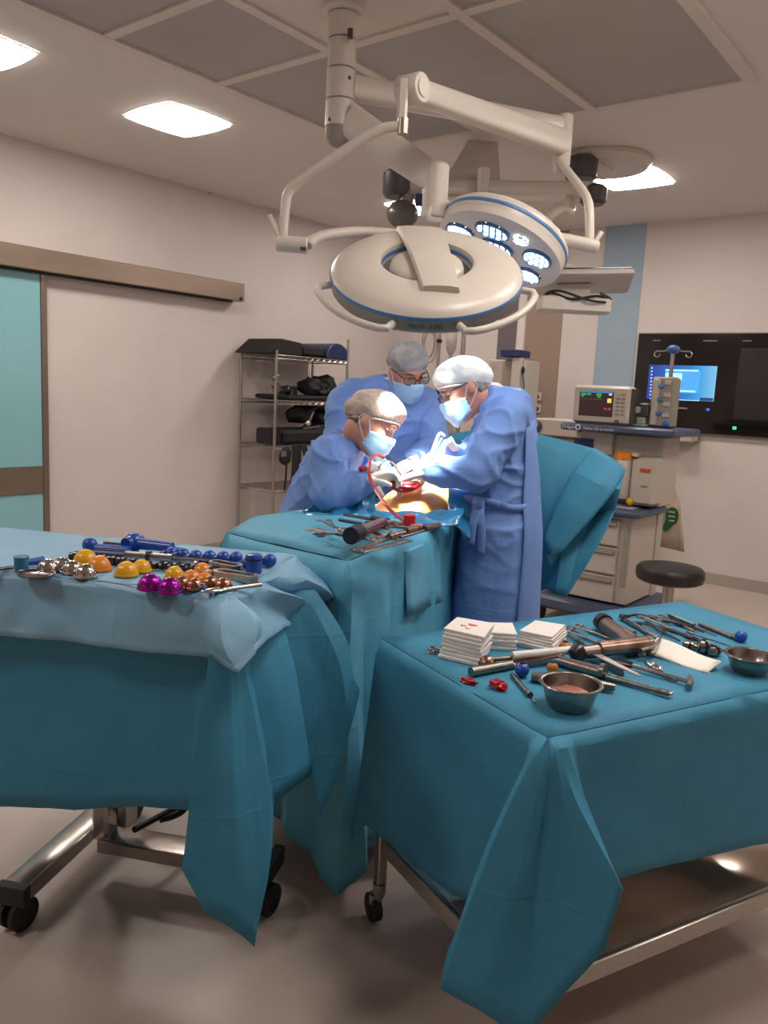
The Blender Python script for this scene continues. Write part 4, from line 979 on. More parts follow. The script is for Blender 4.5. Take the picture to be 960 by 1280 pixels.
# pale over-drape
zo = ZL+.010
def O_(p): return Vector((p.x, p.y, zo))
fRo, bRo, fLo, bLo = O_(fR+E_*.012-Nn*.012), O_(bR+E_*.012+Nn*.012), O_(fL-Nn*.012), O_(bL+Nn*.012)
cols = [(fLo, fLo-Nn*.04+Vector((0, 0, -.15))), (O_(la-Nn*.012), onF(0, 794, .045)), (O_(la-Nn*.012+E_*.2), onF(75, 800, .045)), (O_(la-Nn*.012+E_*.42), onF(215, 817, .05), .008), (O_(la-Nn*.012+E_*.53), onF(268, 822, .06), .02),
        (fRo-E_*.005, onCl(297, 842, .20), .05), (fRo, onCl(322, 815, .17), .045), (fRo+Nn*.01, onE(352, 790, .10), -.02), (fRo+Nn*.04, onE(370, 775, .05), .03), (fRo+Nn*.10, onE(383, 752, .09), .04), (fRo+Nn*.18, onE(384, 757, .05), -.01), (fRo+Nn*.30, onE(420, 748, .13), .03), (bRo-Nn*.02, onE(412, 730, .06), .0),
        (bRo, bRo+Nn*.04+Vector((0, 0, -.10))), (bRo-E_*.5, bRo-E_*.5+Nn*.03+Vector((0, 0, -.12))), (bLo, bLo+Nn*.03+Vector((0, 0, -.12)))]
g = skirt(cols, 10, 8, .019, 8.0, lip=.008)
tg = topgrid(fLo, fRo, bRo, bLo, zo, 24, 14, .002, 6)
for row in tg[1:-1]:
    for p in row[1:-1]:
        k = max(0, (p-fL).dot(E_)-.90)/.12
        if k > 0: p.z += min(k, 1)*(.012+.012*nz(p, 16, 1))
DO = sheet('table_overdrape', M_drape2, None, [g], [tg])
tag(DO, 'pale blue crumpled over-drape spread on top of the left table', 'drape')

# ------------------------------------------------------------------ operating table with its big drape
oc = [Vector((-1.49, 1.75, 1.05)), Vector((-1.64, 2.42, 1.07)), Vector((-1.74, 2.78, 1.08)), Vector((-1.74, 3.40, 1.05)), Vector((-2.06, 3.40, 1.05)), Vector((-2.09, 2.70, 1.07)), Vector((-2.12, 2.45, 1.08)), Vector((-2.14, 1.98, 1.07)), Vector((-2.02, 1.75, 1.055))]
OT = thing('operating_table', 'operating table with a dark pedestal hidden beneath the large blue drape', 'operating table', (-1.85, 2.6, 0))
MB().box((-1.89, 2.6, .965), (.27, 1.55, .07), ch=.02).build('mattress', M_blackcloth, OT)
MB().box((-1.89, 2.6, .91), (.28, 1.5, .04), ch=.006).build('table_plate', M_steel, OT)
MB().box((-1.89, 2.7, .5), (.22, .30, .78), ch=.02).build('pedestal', M_darkgrey, OT)
MB().box((-1.89, 2.5, .07), (.26, 1.0, .13), ch=.03).build('base', M_black, OT)
def H_(p, dx=0, dy=0, z=.1): return Vector((p.x+dx, p.y+dy, z))
A0 = oc[0]
cols = [(oc[8], H_(oc[8], -.02, -.04, .25)), (A0-Vector((.36, 0, 0)), H_(A0, -.36, -.06, .2)), (A0-Vector((.24, 0, 0)), H_(A0, -.22, -.02, .16)), (A0-Vector((.13, 0, 0)), H_(A0, -.14, -.08, .17), .02), (A0-Vector((.05, 0, 0)), H_(A0, -.055, -.05, .12), -.01), (A0-Vector((.01, 0, 0)), H_(A0, .02, -.085, .10), .02),
        (A0, H_(A0, .075, -.07, .05), .02), (A0+Vector((-.005, .03, 0)), H_(A0, .12, .0, .12), -.01), (A0+Vector((-.02, .10, .003)), H_(A0, .045, .10, .12), -.012), (A0+Vector((-.045, .20, .005)), H_(A0, .09, .2, .12), .012), (A0+Vector((-.065, .28, .01)), H_(A0, .01, .28, .12), -.01), (A0+Vector((-.09, .38, .015)), H_(A0, .05, .38, .12), .01), (A0+Vector((-.11, .48, .018)), H_(A0, -.03, .48, .12), -.006), (A0+Vector((-.13, .58, .02)), H_(A0, .0, .58, .12), .01),
        (oc[1], H_(oc[1], .06, 0, .12), .0), (oc[2], H_(oc[2], .0, 0, .15)), (oc[3], H_(oc[3], .04, .0, .2)), (oc[4], H_(oc[4], -.04, .05, .2)), (oc[5], H_(oc[5], 0, 0, .15)), (oc[6], H_(oc[6], -.0, 0, .15)), (oc[7], H_(oc[7], -.03, 0, .2)), (oc[8], H_(oc[8], -.02, -.04, .25))]
g = skirt(cols, 18, 6, .010, 11.0, lip=.02)
# top surface: rows across the table from foot to head
tp = []
ys = [1.75, 1.82, 1.9, 2.0, 2.12, 2.25, 2.36, 2.45, 2.55, 2.68, 2.8, 2.9, 3.05, 3.2, 3.4]
def edge_x(y, right):
    pts = ([(1.75, oc[0]), (2.42, oc[1]), (2.78, oc[2]), (3.4, oc[3])] if right else [(1.75, oc[8]), (1.98, oc[7]), (2.45, oc[6]), (2.7, oc[5]), (3.4, oc[4])])
    for (y0, p0), (y1, p1) in zip(pts, pts[1:]):
        if y <= y1: return p0.lerp(p1, (y-y0)/(y1-y0))
    return pts[-1][1]
for y in ys:
    l, r = edge_x(y, False), edge_x(y, True); row = []
    for i in range(15):
        p = l.lerp(r, i/14)
        if 0 < i < 14: p.z += .006*nz(p, 7, 3)+.02*math.sin(math.pi*i/14)*(1 if y > 1.76 else 0)+(.13*math.sin(math.pi*i/14)*min(1, max(0, (y-2.78)/.15)) if y < 3.35 else 0)
        row.append(p)
    tp.append(row)
OD = sheet('operating_drape', M_drape3, None, [g], [tp])
tag(OD, 'large blue surgical drape falling in folds over the operating table', 'drape')
# crumpled film and absorbent edge around the wound
def patch(px_list, d, name, m, label=None, cat=None, parent=None):
    pass
q = [oc[0].lerp(oc[1], f)+Vector((.002, -.004, .004)) for f in (.55, .62, .72, .82, .93, 1.0)]
rows = []
for k in range(7):
    f = k/6; row = []
    for j, p in enumerate(q):
        dx = .020+.032*f+.006*math.sin(j*1.7)*f
        row.append(p+Vector((dx, -.01, -.005-.25*f-.02*j*f*.3)) if k else p+Vector((-.05, .0, .016)))
    rows.append(row)
pa = sheet('absorbent_patch', M_patch, OD, [rows], solid=.003)
# ------------------------------------------------------------------ drape over the anaesthesia screen at the head end
HD = thing('head_screen', 'steel anaesthesia screen frame holding up the teal head drape', 'screen frame', (-1.8, 3.55, 0))
def Q(x, y, d): return pd(x, y, d)
scr = [Q(548, 545, 3.75), Q(600, 536, 3.72), Q(664, 540, 3.66), Q(706, 551, 3.66), Q(744, 561, 3.66)]
MB().tube([scr[0]+Vector((0, .02, -.9)), scr[0]+Vector((0, .02, -.012)), scr[-1]+Vector((-.02, .02, -.012)), scr[-1]+Vector((-.02, .02, -.12))], .012, 10).build('screen_bar', M_steel, HD)
for e in (scr[0]+Vector((0, .02, 0)), scr[1]+Vector((.06, .03, 0))):
    MB().tube([(e.x, e.y, .02), (e.x, e.y, e.z-.85)], .016, 10).build('stand', M_steel, HD)
    MB().lathe([(.14, .0), (.14, .015), (.02, .03)], (e.x, e.y, .001), None, 20).build('foot', M_darkgrey, HD)
topl = scr+[Q(763, 573, 3.60), Q(781, 588, 3.55)]
midl = [Q(545, 600, 3.80), Q(600, 610, 3.72), Q(668, 625, 3.62), Q(690, 640, 3.56), Q(716, 622, 3.50), Q(745, 606, 3.49), Q(776, 612, 3.47)]
mid2 = [Q(545, 640, 3.78), Q(600, 655, 3.74), Q(672, 690, 3.60), Q(682, 690, 3.53), Q(708, 660, 3.62), Q(742, 640, 3.60), Q(769, 638, 3.52)]
mid3 = [Q(545, 690, 3.78), Q(600, 700, 3.74), Q(676, 722, 3.62), Q(690, 712, 3.58), Q(700, 700, 3.54), Q(722, 690, 3.55), Q(748, 682, 3.50)]
botl = [Q(545, 740, 3.78), Q(600, 745, 3.74), Q(676, 738, 3.64), Q(684, 736, 3.60), Q(694, 742, 3.56), Q(708, 746, 3.53), Q(733, 706, 3.50)]
def dens(row, n=6): return [row[i].lerp(row[i+1], k/n) for i in range(len(row)-1) for k in range(n)]+[row[-1]]
rws = [dens(r) for r in (topl, midl, mid2, mid3, botl)]; full = []
for i in range(len(rws)-1):
    for k in range(5): full.append([a.lerp(b, k/5) for a, b in zip(rws[i], rws[i+1])])
full.append(rws[-1])
full = [[p+AF*(.006*nz(p, 8, 4)) for p in r] for r in full]
hdp = sheet('head_drape', M_drape, None, [full], solid=.003, smooth=22); tag(hdp, 'teal sheet with a broad diagonal fold hanging behind the right surgeon', 'drape')

bd = [[Q(742, 559, 3.62), Q(763, 571, 3.56), Q(783, 587, 3.51)], [Q(716, 588, 3.54), Q(744, 603, 3.47), Q(768, 614, 3.47)], [Q(694, 630, 3.52), Q(720, 638, 3.45), Q(742, 646, 3.46)], [Q(678, 676, 3.50), Q(686, 694, 3.46), Q(702, 690, 3.47)]]
fb2 = []
for i in range(3):
    for k in range(5): fb2.append([p+AF*(.004*nz(p, 9, 7)) for p in dens([a.lerp(b, k/5) for a, b in zip(bd[i], bd[i+1])], 5)])
fb2.append(dens(bd[3], 5))
sheet('folded_band', M_drape, hdp, [fb2], solid=.004, smooth=22)
# ================================================================== people
def lathe_ring(c, s, f, hs, hf, n=28, e=.85):
    out = []
    for k in range(n):
        a = 2*math.pi*k/n; ca, sa = math.cos(a), math.sin(a)
        out.append(Vector(c)+s*(hs*math.copysign(abs(ca)**e, ca))+f*(hf*math.copysign(abs(sa)**e, sa)))
    return out
def limb(mb, pts, rad, seg=14):
    p = arc(pts, 5); n = len(p); m = len(rad)-1; rr = []
    for i in range(n):
        t = i/(n-1)*m; k = min(int(t), m-1); rr.append(rad[k]+(rad[k+1]-rad[k])*(t-k))
    mb.tube(p, rr, seg); mb.ell(p[0], rr[0], None, 12, 8); mb.ell(p[-1], rr[-1], None, 12, 8)
HEADP = [(-.118, .014, .068, .040), (-.112, .030, .082, .015), (-.095, .044, .088, -.025), (-.07, .056, .086, -.055), (-.04, .064, .084, -.078), (0, .071, .081, -.092), (.03, .0745, .089, -.100), (.06, .0735, .086, -.100), (.088, .063, .068, -.084), (.107, .042, .040, -.056), (.118, .014, .006, -.022)]
def head_parts(mb, H):
    X, Y, Z = (H.to_3x3().col[i] for i in range(3)); o = H.translation
    rs = [lathe_ring(o+Z*z+Y*((yf+yb)/2), X, Y, w, (yf-yb)/2, 24, .95) for z, w, yf, yb in HEADP]; mb.rings(rs)
    F = H.to_3x3()
    mb.ell(o+Y*.088-Z*.028, (.014, .026, .022), F, 10, 8); mb.ell(o+Y*.088-Z*.005, (.009, .014, .03), F, 10, 8)
    mb.ell(o+Y*.082-Z*.072, (.024, .014, .014), F, 10, 8); mb.ell(o+Y*.074+Z*.03, (.052, .022, .012), F, 12, 8)
    for s in (-1, 1):
        mb.ell(o+X*(.077*s)-Y*.012-Z*.012, (.009, .020, .033), F, 10, 8); mb.ell(o+X*(.04*s)+Y*.068-Z*.035, (.022, .022, .025), F, 10, 8)
def hand(name, parent, wrist, fdir, palm, curl=.5, thumb=1, m=None, spread=.06, s=1.0):
    """five-fingered gloved hand: fdir along the fingers, palm = palm-side normal, thumb=+1/-1 side"""
    Y = Vector(fdir).normalized(); Zp = Vector(palm); Zp = (Zp-Y*Zp.dot(Y)).normalized(); X = Y.cross(Zp)*thumb
    W = Vector(wrist); mb = MB()
    P = lambda x, y, z: W+(X*x+Y*y+Zp*z)*s
    def chain(pts, rad):
        mb.tube(pts, [r*s for r in rad], 8); mb.ell(pts[-1], rad[-1]*s, None, 8, 6)
    for x in (-.030, -.010, .010, .030): chain([P(x*.7, -.01, 0), P(x*.9, .04, -.002), P(x, .088, 0)], [.017, .017, .0125])
    mb.tube([P(0, -.06, 0), P(0, -.01, 0), P(0, .012, 0)], [.034*s, .029*s, .030*s], 12)
    for i, (x, L) in enumerate(((.031, .074), (.0105, .084), (-.0105, .077), (-.031, .06))):
        a = curl*(.8+.12*i); p = P(x, .086, 0); pts = [p]; ang = a*.6; sx = x*spread*8
        for k, fr in enumerate((.45, .31, .24)):
            p = p+(Y*math.cos(ang)+Zp*math.sin(ang)+X*(sx if k == 0 else 0)).normalized()*(L*fr*s); pts.append(p); ang += a*(.95 if k == 0 else .7)
        chain(pts, [.0112, .0105, .0098, .0085])
    p = P(.036, .022, .006); d = (X*.75+Y*.6+Zp*.45*curl*1.6).normalized(); q = p+d*.04*s; d2 = (X*.25+Y*.85+Zp*.7*curl).normalized(); r = q+d2*.032*s; d3 = (Y*.9+Zp*.9*curl-X*.1).normalized()
    chain([P(.018, .005, .0), p, q, r, r+d3*.024*s], [.016, .0165, .0125, .0115, .009])
    return mb.build(name, m or M_glove, parent, smooth=180, remesh=.0042, sm=3)
def person(label, spine, sh, el, wr, H, hands, s, f, cap_m, cap_style, glasses, skirt_z=.33, hair=None, seed=0.0, sleeve=(.078, .068, .058, .046), flap=None, tie=None, tilt=0, capk=1.0):
    """spine: (centre, half side, half front) from neck base to hips; sh/el/wr: (right, left) joints; H: head matrix"""
    pel = spine[-1][0]
    root = thing('person', label, 'person', (pel.x, pel.y, 0))
    # ---- body: one continuous surface
    mb = MB()
    mb.rings([lathe_ring(c, s, f, hs*.80, hf*.80) for c, hs, hf in spine])
    nb = spine[0][0]; ho = H.translation; HY, HZ, HX = H.to_3x3().col[1], H.to_3x3().col[2], H.to_3x3().col[0]
    limb(mb, [nb-Vector((0, 0, .08)), nb+f*.03-Vector((0, 0, .03)), ho-HZ*.065-HY*.03, ho-HZ*.0-HY*.03], [.058, .054, .053, .058])
    for k in (0, 1):
        limb(mb, [sh[k], sh[k].lerp(el[k], .5), el[k]], [.058, .050, .042]); limb(mb, [el[k], el[k].lerp(wr[k], .5), wr[k]], [.042, .038, .028])
    for sd in (-1, 1):
        hp = pel+s*(.09*sd)-Vector((0, 0, .06)); kn = Vector((hp.x, hp.y, .50))+f*.02; an = Vector((hp.x, hp.y, .09))-f*.01
        limb(mb, [hp, hp.lerp(kn, .5), kn], [.085, .075, .058]); limb(mb, [kn, kn.lerp(an, .4), an], [.056, .054, .037])
        limb(mb, [an+Vector((0, 0, -.04)), an+f*.13+Vector((0, 0, -.055))], [.034, .028])
    head_parts(mb, H)
    body = mb.build('body', M_skin, root, smooth=180, remesh=.0085, sm=4)
    # ---- gown: one surface, sleeves and skirt
    mb = MB()
    rings = [lathe_ring(c, s, f, hs, hf) for c, hs, hf in spine]
    c0, hs0, hf0 = spine[-1]
    zz_ = c0.z
    for k in range(1, 6):
        t = k/5; rings.append(lathe_ring(Vector((c0.x, c0.y, zz_+(skirt_z-zz_)*t)), s, f, hs0*(1+.16*t), hf0*(1+.12*t)))
    mb.rings(rings)
    for k in (0, 1):
        limb(mb, [nb.lerp(sh[k], .55)-Vector((0, 0, .03)), sh[k], sh[k].lerp(el[k], .5), el[k]], [sleeve[0]*.95, sleeve[0], sleeve[0]*.96, sleeve[1]])
        limb(mb, [el[k], el[k].lerp(wr[k], .5), wr[k].lerp(el[k], .12)], [sleeve[1], sleeve[2], sleeve[3]])
    g = mb.build('gown', M_gown, root, smooth=180, remesh=.0085, sm=6)
    inv = ROOTS[root.name]
    me = g.data; nrm = [v.normal.copy() for v in me.vertices]
    for v, n in zip(me.vertices, nrm):
        p = inv @ v.co; low = max(0, min(1, (1.25-p.z)/.4))
        q = Vector((p.x*7+seed, p.y*7, p.z*1.6)); a1 = noise.noise(q); a2 = noise.noise(Vector((p.x*13, p.y*13+seed, p.z*11)))
        q3 = Vector((p.x*6+p.z*8, p.y*6-p.z*5, p.z*4+seed)); a3 = (1-abs(noise.noise(q3)))**8; q4 = Vector((p.x*4-p.z*7, p.y*9+p.z*3, p.z*3-seed)); a4 = (1-abs(noise.noise(q4)))**9
        v.co += n*(.022*low*a1+.002*a2+.013*(a3-.1)*(1-.85*low)+.012*(a4-.1)*(1-.8*low))
    me.update()
    # collar binding, cuffs
    col = lathe_ring(spine[0][0]-Vector((0, 0, .006))+f*.004, s, f, spine[0][1]*1.02, spine[0][2]*1.03, 24)
    MB().tube(col, .007, 6, close=True).build('collar_binding', M_cuff, root)
    for k in (0, 1):
        d = (wr[k]-el[k]).normalized(); a = wr[k]-d*.045
        MB().tube([a-d*.02, a+d*.012, a+d*.04], [sleeve[3]*.93, sleeve[3]*.82, .034], 16, caps=False).build('cuff', M_cuff, root, solid=.003)
    for k, (fd, pm, cu, th) in enumerate(hands): hand('glove', root, wr[k], fd, pm, cu, th)
    # ---- cap, mask, glasses, eyes in head space
    def hb(name, mb, m, **kw): mb.xf(H); return mb.build(name, m, root, **kw)
    ax = Vector((0, -.48, 1)).normalized(); Fc = axisM(ax, (1, 0, 0)); rs = []
    for i in range(15):
        th = R(3+105*i/14); r = math.sin(th); z = math.cos(th); ring = []
        pinch = 1 if i < 12 else 1-.045*(i-11)
        for k in range(40):
            a = 2*math.pi*k/40; d = Vector((r*math.cos(a), r*math.sin(a), z)); puff = 1+.05*noise.noise(d*3.1+Vector((seed*3, 0, 0)))+.022*noise.noise(d*9+Vector((0, seed, 0)))+.03*r*math.sin(a*9)*(i/14)**3*.6
            loc = Fc @ Vector((d.x*.0865*pinch, d.y*.117*pinch, d.z*.092)); ring.append(Vector((0, -.010, .032))+loc*puff*capk)
        rs.append(ring)
    mbc = MB(); mbc.rings(rs, caps=False); n0 = len(mbc.v); mbc.f.append(tuple(range(39, -1, -1)))
    hb('bouffant_cap', mbc, cap_m, smooth=180, solid=.0015)
    axh = Vector((0, -1, .25)).normalized(); Fh = axisM(axh, (1, 0, 0)); hr = []
    for i in range(10):
        th = R(4+76*i/9); hr.append([Vector((0, -.006, .004))+Fh @ Vector((math.sin(th)*math.cos(2*math.pi*k/28)*.0785, math.sin(th)*math.sin(2*math.pi*k/28)*.082, math.cos(th)*.1015))*(1+.015*math.sin(k*5)) for k in range(28)])
    hm = MB(); hm.rings(hr, caps=False); hm.f.append(tuple(range(27, -1, -1)))
    hb('hair', hm, mat('hair_'+hair, hair, .6, var=.3, vscale=40, bump=.5, bscale=90), smooth=180, solid=.003)
    mb = MB(); band = []
    for k in range(40):
        band.append(rs[-1][k]*1.0)
    hb('cap_band', MB().tube(band, .0045, 6, close=True), cap_m)
    rows = []
    for j in range(9):
        v = j/8; row = []
        for i in range(17):
            u = -1+2*i/16; an = u*R(80)
            zt, zb = -.006-.030*abs(u)**1.5, -.124+.035*abs(u)**1.6
            z = zt+(zb-zt)*v; bul = .016*(1-abs(u)**2)*(1-abs(2*v-.8)**2*.7)
            x = math.sin(an)*(.078-.010*v); y = .012+math.cos(an)*(.096-.012*v*v+bul)+(.0035 if (j % 3 == 1) else 0)
            row.append(Vector((x, y, z)))
        rows.append(row)
    hb('face_mask', MB().grid(rows), M_mask, smooth=180, solid=.002)
    for sd in (0, 16):
        a, b = rows[1][sd], rows[6][sd]; sg = -1 if sd == 0 else 1
        hb('mask_loop', MB().tube(arc([a, Vector((sg*.080, -.012, .012)), Vector((sg*.083, -.034, -.012)), Vector((sg*.080, -.02, -.036)), b], 4), .0016, 5), M_cuff)
    for sg in (-1, 1):
        e = hb('eye', MB().ell((sg*.032, .0715, .008), (.0115, .010, .006), None, 12, 8), mat('eye_white', '#a8958c', .5))
        MB().xf(H); ir = MB().ell((sg*.032, .0808, .005), (.005, .0025, .005), None, 10, 6); ir.xf(H); ir.build('iris', mat('iris_dark', '#2a1c18', .3), e)
        hb('eyebrow', MB().tube([(sg*.017, .092, .027), (sg*.034, .091, .032), (sg*.052, .080, .027)], [.003, .004, .002], 6), mat('brow', '#4c3a32', .8))
    if glasses:
        gm = mat('glasses_frame', glasses, .3, .2); mb = MB()
        for sg in (-1, 1):
            pts = [Vector((sg*(.035+.026*math.copysign(abs(math.cos(a))**.6, math.cos(a))), .108-.012*max(0, math.cos(a)), .004+.0175*math.copysign(abs(math.sin(a))**.6, math.sin(a)))) for a in [2*math.pi*k/20 for k in range(20)]]
            mb.tube(pts, .0022, 6, close=True)
            mb.tube([(sg*.061, .097, .012), (sg*.074, .05, .012), (sg*.080, -.01, .008), (sg*.079, -.025, -.008)], .0026, 6)
        mb.tube([(-.010, .108, .008), (0, .112, .011), (.010, .108, .008)], .0022, 6)
        gl = hb('glasses', mb, gm)
        for sg in (-1, 1):
            lp = [Vector((sg*(.035+.024*math.copysign(abs(math.cos(a))**.6, math.cos(a))), .108, .004+.016*math.copysign(abs(math.sin(a))**.6, math.sin(a)))) for a in [2*math.pi*k/16 for k in range(16)]]
            l = MB().prism(lp, (0, .001, 0)); l.xf(H); l.build('lens', mat('glasses_lens', '#d9e2e6', .05, trans=.95, var=.01), gl)
    for sd in (-1, 1):
        an = pel+s*(.09*sd); sp = Vector((an.x, an.y, 0))
        sb = MB(); rs2 = []
        for t, w_, h_ in ((-.10, .03, .05), (-.07, .042, .075), (0, .045, .085), (.08, .05, .065), (.14, .048, .05), (.175, .03, .035)):
            rs2.append([sp+f*t+s*(w_*math.cos(a))+Vector((0, 0, max(.002, h_*.5+h_*.52*math.sin(a)))) for a in [2*math.pi*k/14 for k in range(14)]])
        sb.rings(rs2).build('clog', M_white, root)
    return root, g
def headM(px, py, d, fwd, up):
    F = yM(fwd, up); return Matrix.Translation(pd(px, py, d)) @ F.to_4x4()
def sp(px, py, d, hs, hf): return (pd(px, py, d), hs, hf)

# ---- right surgeon (profile, facing the wound)
f1 = Vector((HIP.x+1.56, HIP.y-2.80, 0)).normalized(); s1 = Vector((-f1.y, f1.x, 0))
H1 = headM(581, 486, 3.17, -AR*.84-AU*.46-AF*.02, AU*.8-AR*.45)
root1, g1 = person('surgeon in blue gown and white bouffant cap bending over the patient from the right',
    [sp(627, 485, 3.22, .088, .074), sp(632, 495, 3.22, .14, .092), sp(633, 511, 3.22, .19, .105), sp(628, 548, 3.22, .20, .120), sp(624, 580, 3.22, .195, .138), sp(621, 615, 3.22, .19, .152), sp(622, 655, 3.22, .20, .158)],
    (pd(632, 524, 3.40), pd(634, 526, 3.05)), (pd(585, 580, 3.42), pd(596, 590, 2.98)), (pd(553, 563, 3.30), pd(533, 591, 3.06)), H1,
    [(-AR*.7+AU*.1-Vector((0, 0, .5)), Vector((0, 0, -1))-AR*.3, .9, 1), (-AR*.9-Vector((0, 0, .25))+AF*.3, Vector((0, 0, -1))-AR*.2, .8, -1)],
    s1, f1, M_capw, 'puffy', '#1d1c22', seed=1.3, hair='#8b847f', capk=1.03)
# back flap of the gown and tied belt
SPN = [(627, 488, .085, .072), (632, 495, .14, .092), (633, 511, .19, .105), (628, 548, .20, .120), (624, 580, .195, .138), (621, 615, .19, .152), (622, 655, .20, .158)]
SPN = [(pd(x, y, 3.22), hs, hf) for x, y, hs, hf in SPN]; c0 = SPN[-1][0]; SPN.append((Vector((c0.x, c0.y, .33)), .20*1.16, .158*1.12))
def spn(z):
    for (p, h0, g0), (q, h1, g1_) in zip(SPN, SPN[1:]):
        if z >= q.z:
            t = (p.z-z)/max(1e-6, p.z-q.z); t = max(0, min(1, t)); return p.lerp(q, t), h0+(h1-h0)*t, g0+(g1_-g0)*t
    return SPN[-1]
bf = []
for k in range(24):
    t = k/23; z = 1.46+(.36-1.46)*t; c, hs, hf = spn(z); c = Vector((c.x, c.y, z)); row = []
    for i in range(11):
        a = R(268+(330-268)*i/10+14*t); o_ = (.012 if i > 0 else .0)+.010*t+.006*noise.noise(Vector((i*.5, t*5, 0)))
        ca, sa = math.cos(a), math.sin(a)
        o_ *= min(1, .15+t*5); row.append(c+s1*((hs+o_)*math.copysign(abs(ca)**.85, ca))+f1*((hf+o_)*math.copysign(abs(sa)**.85, sa)))
    bf.append(row)
MB().grid(bf).build('gown_back_flap', M_gown2, root1, smooth=180, solid=.004)
zb = pd(620, 622, 3.22)
belt = lathe_ring(Vector((zb.x, zb.y, zb.z)), s1, f1, .208, .168, 36)
belt = [p+Vector((0, 0, .012*math.sin(i*.5))) for i, p in enumerate(belt)]
bt = MB(); bt.grid([[p+Vector((0, 0, .014)) for p in belt+belt[:1]], [p-Vector((0, 0, .014)) for p in belt+belt[:1]]]); bt.build('belt', M_gown2, root1, solid=.004)
kn = pd(598, 629, 3.01)
for dx, l, w_ in ((-.02, .16, .03), (.02, .20, .03), (.0, .11, .045)):
    pts = arc([kn, kn+AR*dx*.8-Vector((0, 0, l*.5))+AF*-.012, kn+AR*dx-Vector((0, 0, l))], 4)
    MB().grid([[p-AR*w_*.5 for p in pts], [p+AR*w_*.5-AF*.006 for p in pts]]).build('tie_end', M_gown2, root1, solid=.004)
MB().ell(kn, (.024, .02, .026)).build('tie_knot', M_gown2, root1)

# ---- man at the back, facing us
f2 = Vector((.76, -.65, 0)).normalized(); s2 = Vector((-f2.y, f2.x, 0))
H2 = headM(509, 462, 3.60, -AF*.66+AR*.40-AU*.62, AU*.75+AR*.05-AF*.35)
root2, g2 = person('surgeon in grey-tinted cap and glasses standing at the back behind the patient',
    [sp(486, 472, 3.69, .085, .075), sp(483, 480, 3.70, .14, .09), sp(482, 494, 3.71, .20, .11), sp(481, 525, 3.74, .215, .125), sp(478, 570, 3.76, .20, .13), sp(476, 610, 3.78, .195, .135), sp(474, 645, 3.78, .20, .14)],
    (pd(433, 500, 3.62), pd(530, 505, 3.80)), (pd(424, 570, 3.50), pd(541, 562, 3.66)), (pd(468, 592, 3.36), pd(516, 578, 3.42)), H2,
    [(AR*.7-AF*.3-Vector((0, 0, .3)), Vector((0, 0, -1)), .7, -1), (-AR*.55-AF*.55-Vector((0, 0, .35)), Vector((0, 0, -1)), .7, 1)],
    s2, f2, M_capg, 'tight', '#2a2a30', seed=4.1, hair='#5b5654', capk=1.02)
# ---- woman at the left, in profile
f3 = (AR*.95+AF*.15); f3 = Vector((f3.x, f3.y, 0)).normalized(); s3 = Vector((-f3.y, f3.x, 0))
H3 = headM(465, 528, 3.14, AR*.80-AU*.56-AF*.14, AU*.82+AR*.5)
root3, g3 = person('assistant in tan-tinted bouffant cap leaning in from the left with a retractor',
    [sp(437, 543, 3.22, .080, .070), sp(428, 549, 3.23, .13, .085), sp(420, 562, 3.24, .175, .098), sp(409, 590, 3.26, .185, .112), sp(398, 620, 3.28, .18, .125), sp(390, 650, 3.30, .185, .135), sp(386, 685, 3.30, .19, .14)],
    (pd(440, 572, 3.40), pd(410, 572, 3.08)), (pd(452, 606, 3.40), pd(412, 618, 3.0)), (pd(478, 588, 3.26), pd(456, 604, 3.05)), H3,
    [(AR*.8-Vector((0, 0, .35)), Vector((0, 0, -1)), .8, 1), (AR*.85+AU*.35, -AU*.9-AF*.2, .9, -1)],
    s3, f3, M_capt, 'puffy', None, seed=7.7, hair='#6f5443', sleeve=(.074, .070, .062, .046), capk=1.06)
# thing in hands: retractor and diathermy pencil
t = thing('bone_retractor', 'curved steel retractor held by the assistant beside the wound', 'retractor', pd(486, 590, 3.08))
MB().tube(arc([pd(464, 600, 3.03), pd(478, 580, 3.05), pd(490, 578, 3.08), pd(500, 592, 3.10), pd(505, 606, 3.12)], 5), .008, 8, flat=.5).build('blade', M_dsteel, t)
MB().tube([pd(455, 606, 3.02), pd(466, 598, 3.03)], .012, 10).build('handle', M_satin, t)
t = thing('diathermy_pencil', 'white electrosurgery pencil with a blue tip in the surgeon\'s raised hand', 'surgical tool', pd(545, 560, 3.22))
MB().tube(arc([pd(540, 566, 3.24), pd(545, 552, 3.24), pd(550, 542, 3.24), pd(556, 545, 3.25)], 5), .006, 8).build('cable', M_glove, t)
MB().tube([pd(543, 566, 3.22), pd(553, 548, 3.2)], .007, 8).build('pencil', M_blueband, t)

# ================================================================== patient: the exposed hip between the drapes
pc = Vector((-1.86, 2.62, 1.055))
t = thing('person', 'patient lying on the table, only the orange painted hip uncovered', 'person', (pc.x, pc.y, .99))
mb = MB()
rs = []
for y, rx, rz_, dz, dx in ((-.62, .05, .025, -.03, .0), (-.5, .07, .03, -.03, .0), (-.34, .09, .03, -.02, 0), (-.22, .10, .06, -.01, 0), (-.12, .13, .11, .005, .01), (-.03, .15, .127, .012, .01), (.06, .165, .13, .012, .01), (.17, .145, .115, 0, .0), (.3, .10, .085, -.01, -.02), (.46, .10, .08, -.01, -.03), (.54, .07, .06, -.01, -.03)):
    rs.append([Vector((pc.x+dx+rx*math.cos(a), pc.y+y, pc.z+dz+rz_*math.sin(a)*(1 if math.sin(a) > 0 else .5))) for a in [2*math.pi*k/24 for k in range(24)]])
mb.rings(rs); mb.ell((pc.x-.03, pc.y+.66, pc.z), (.07, .095, .07)); mb.tube([(pc.x-.03, pc.y+.5, pc.z), (pc.x-.03, pc.y+.62, pc.z)], .05, 12)
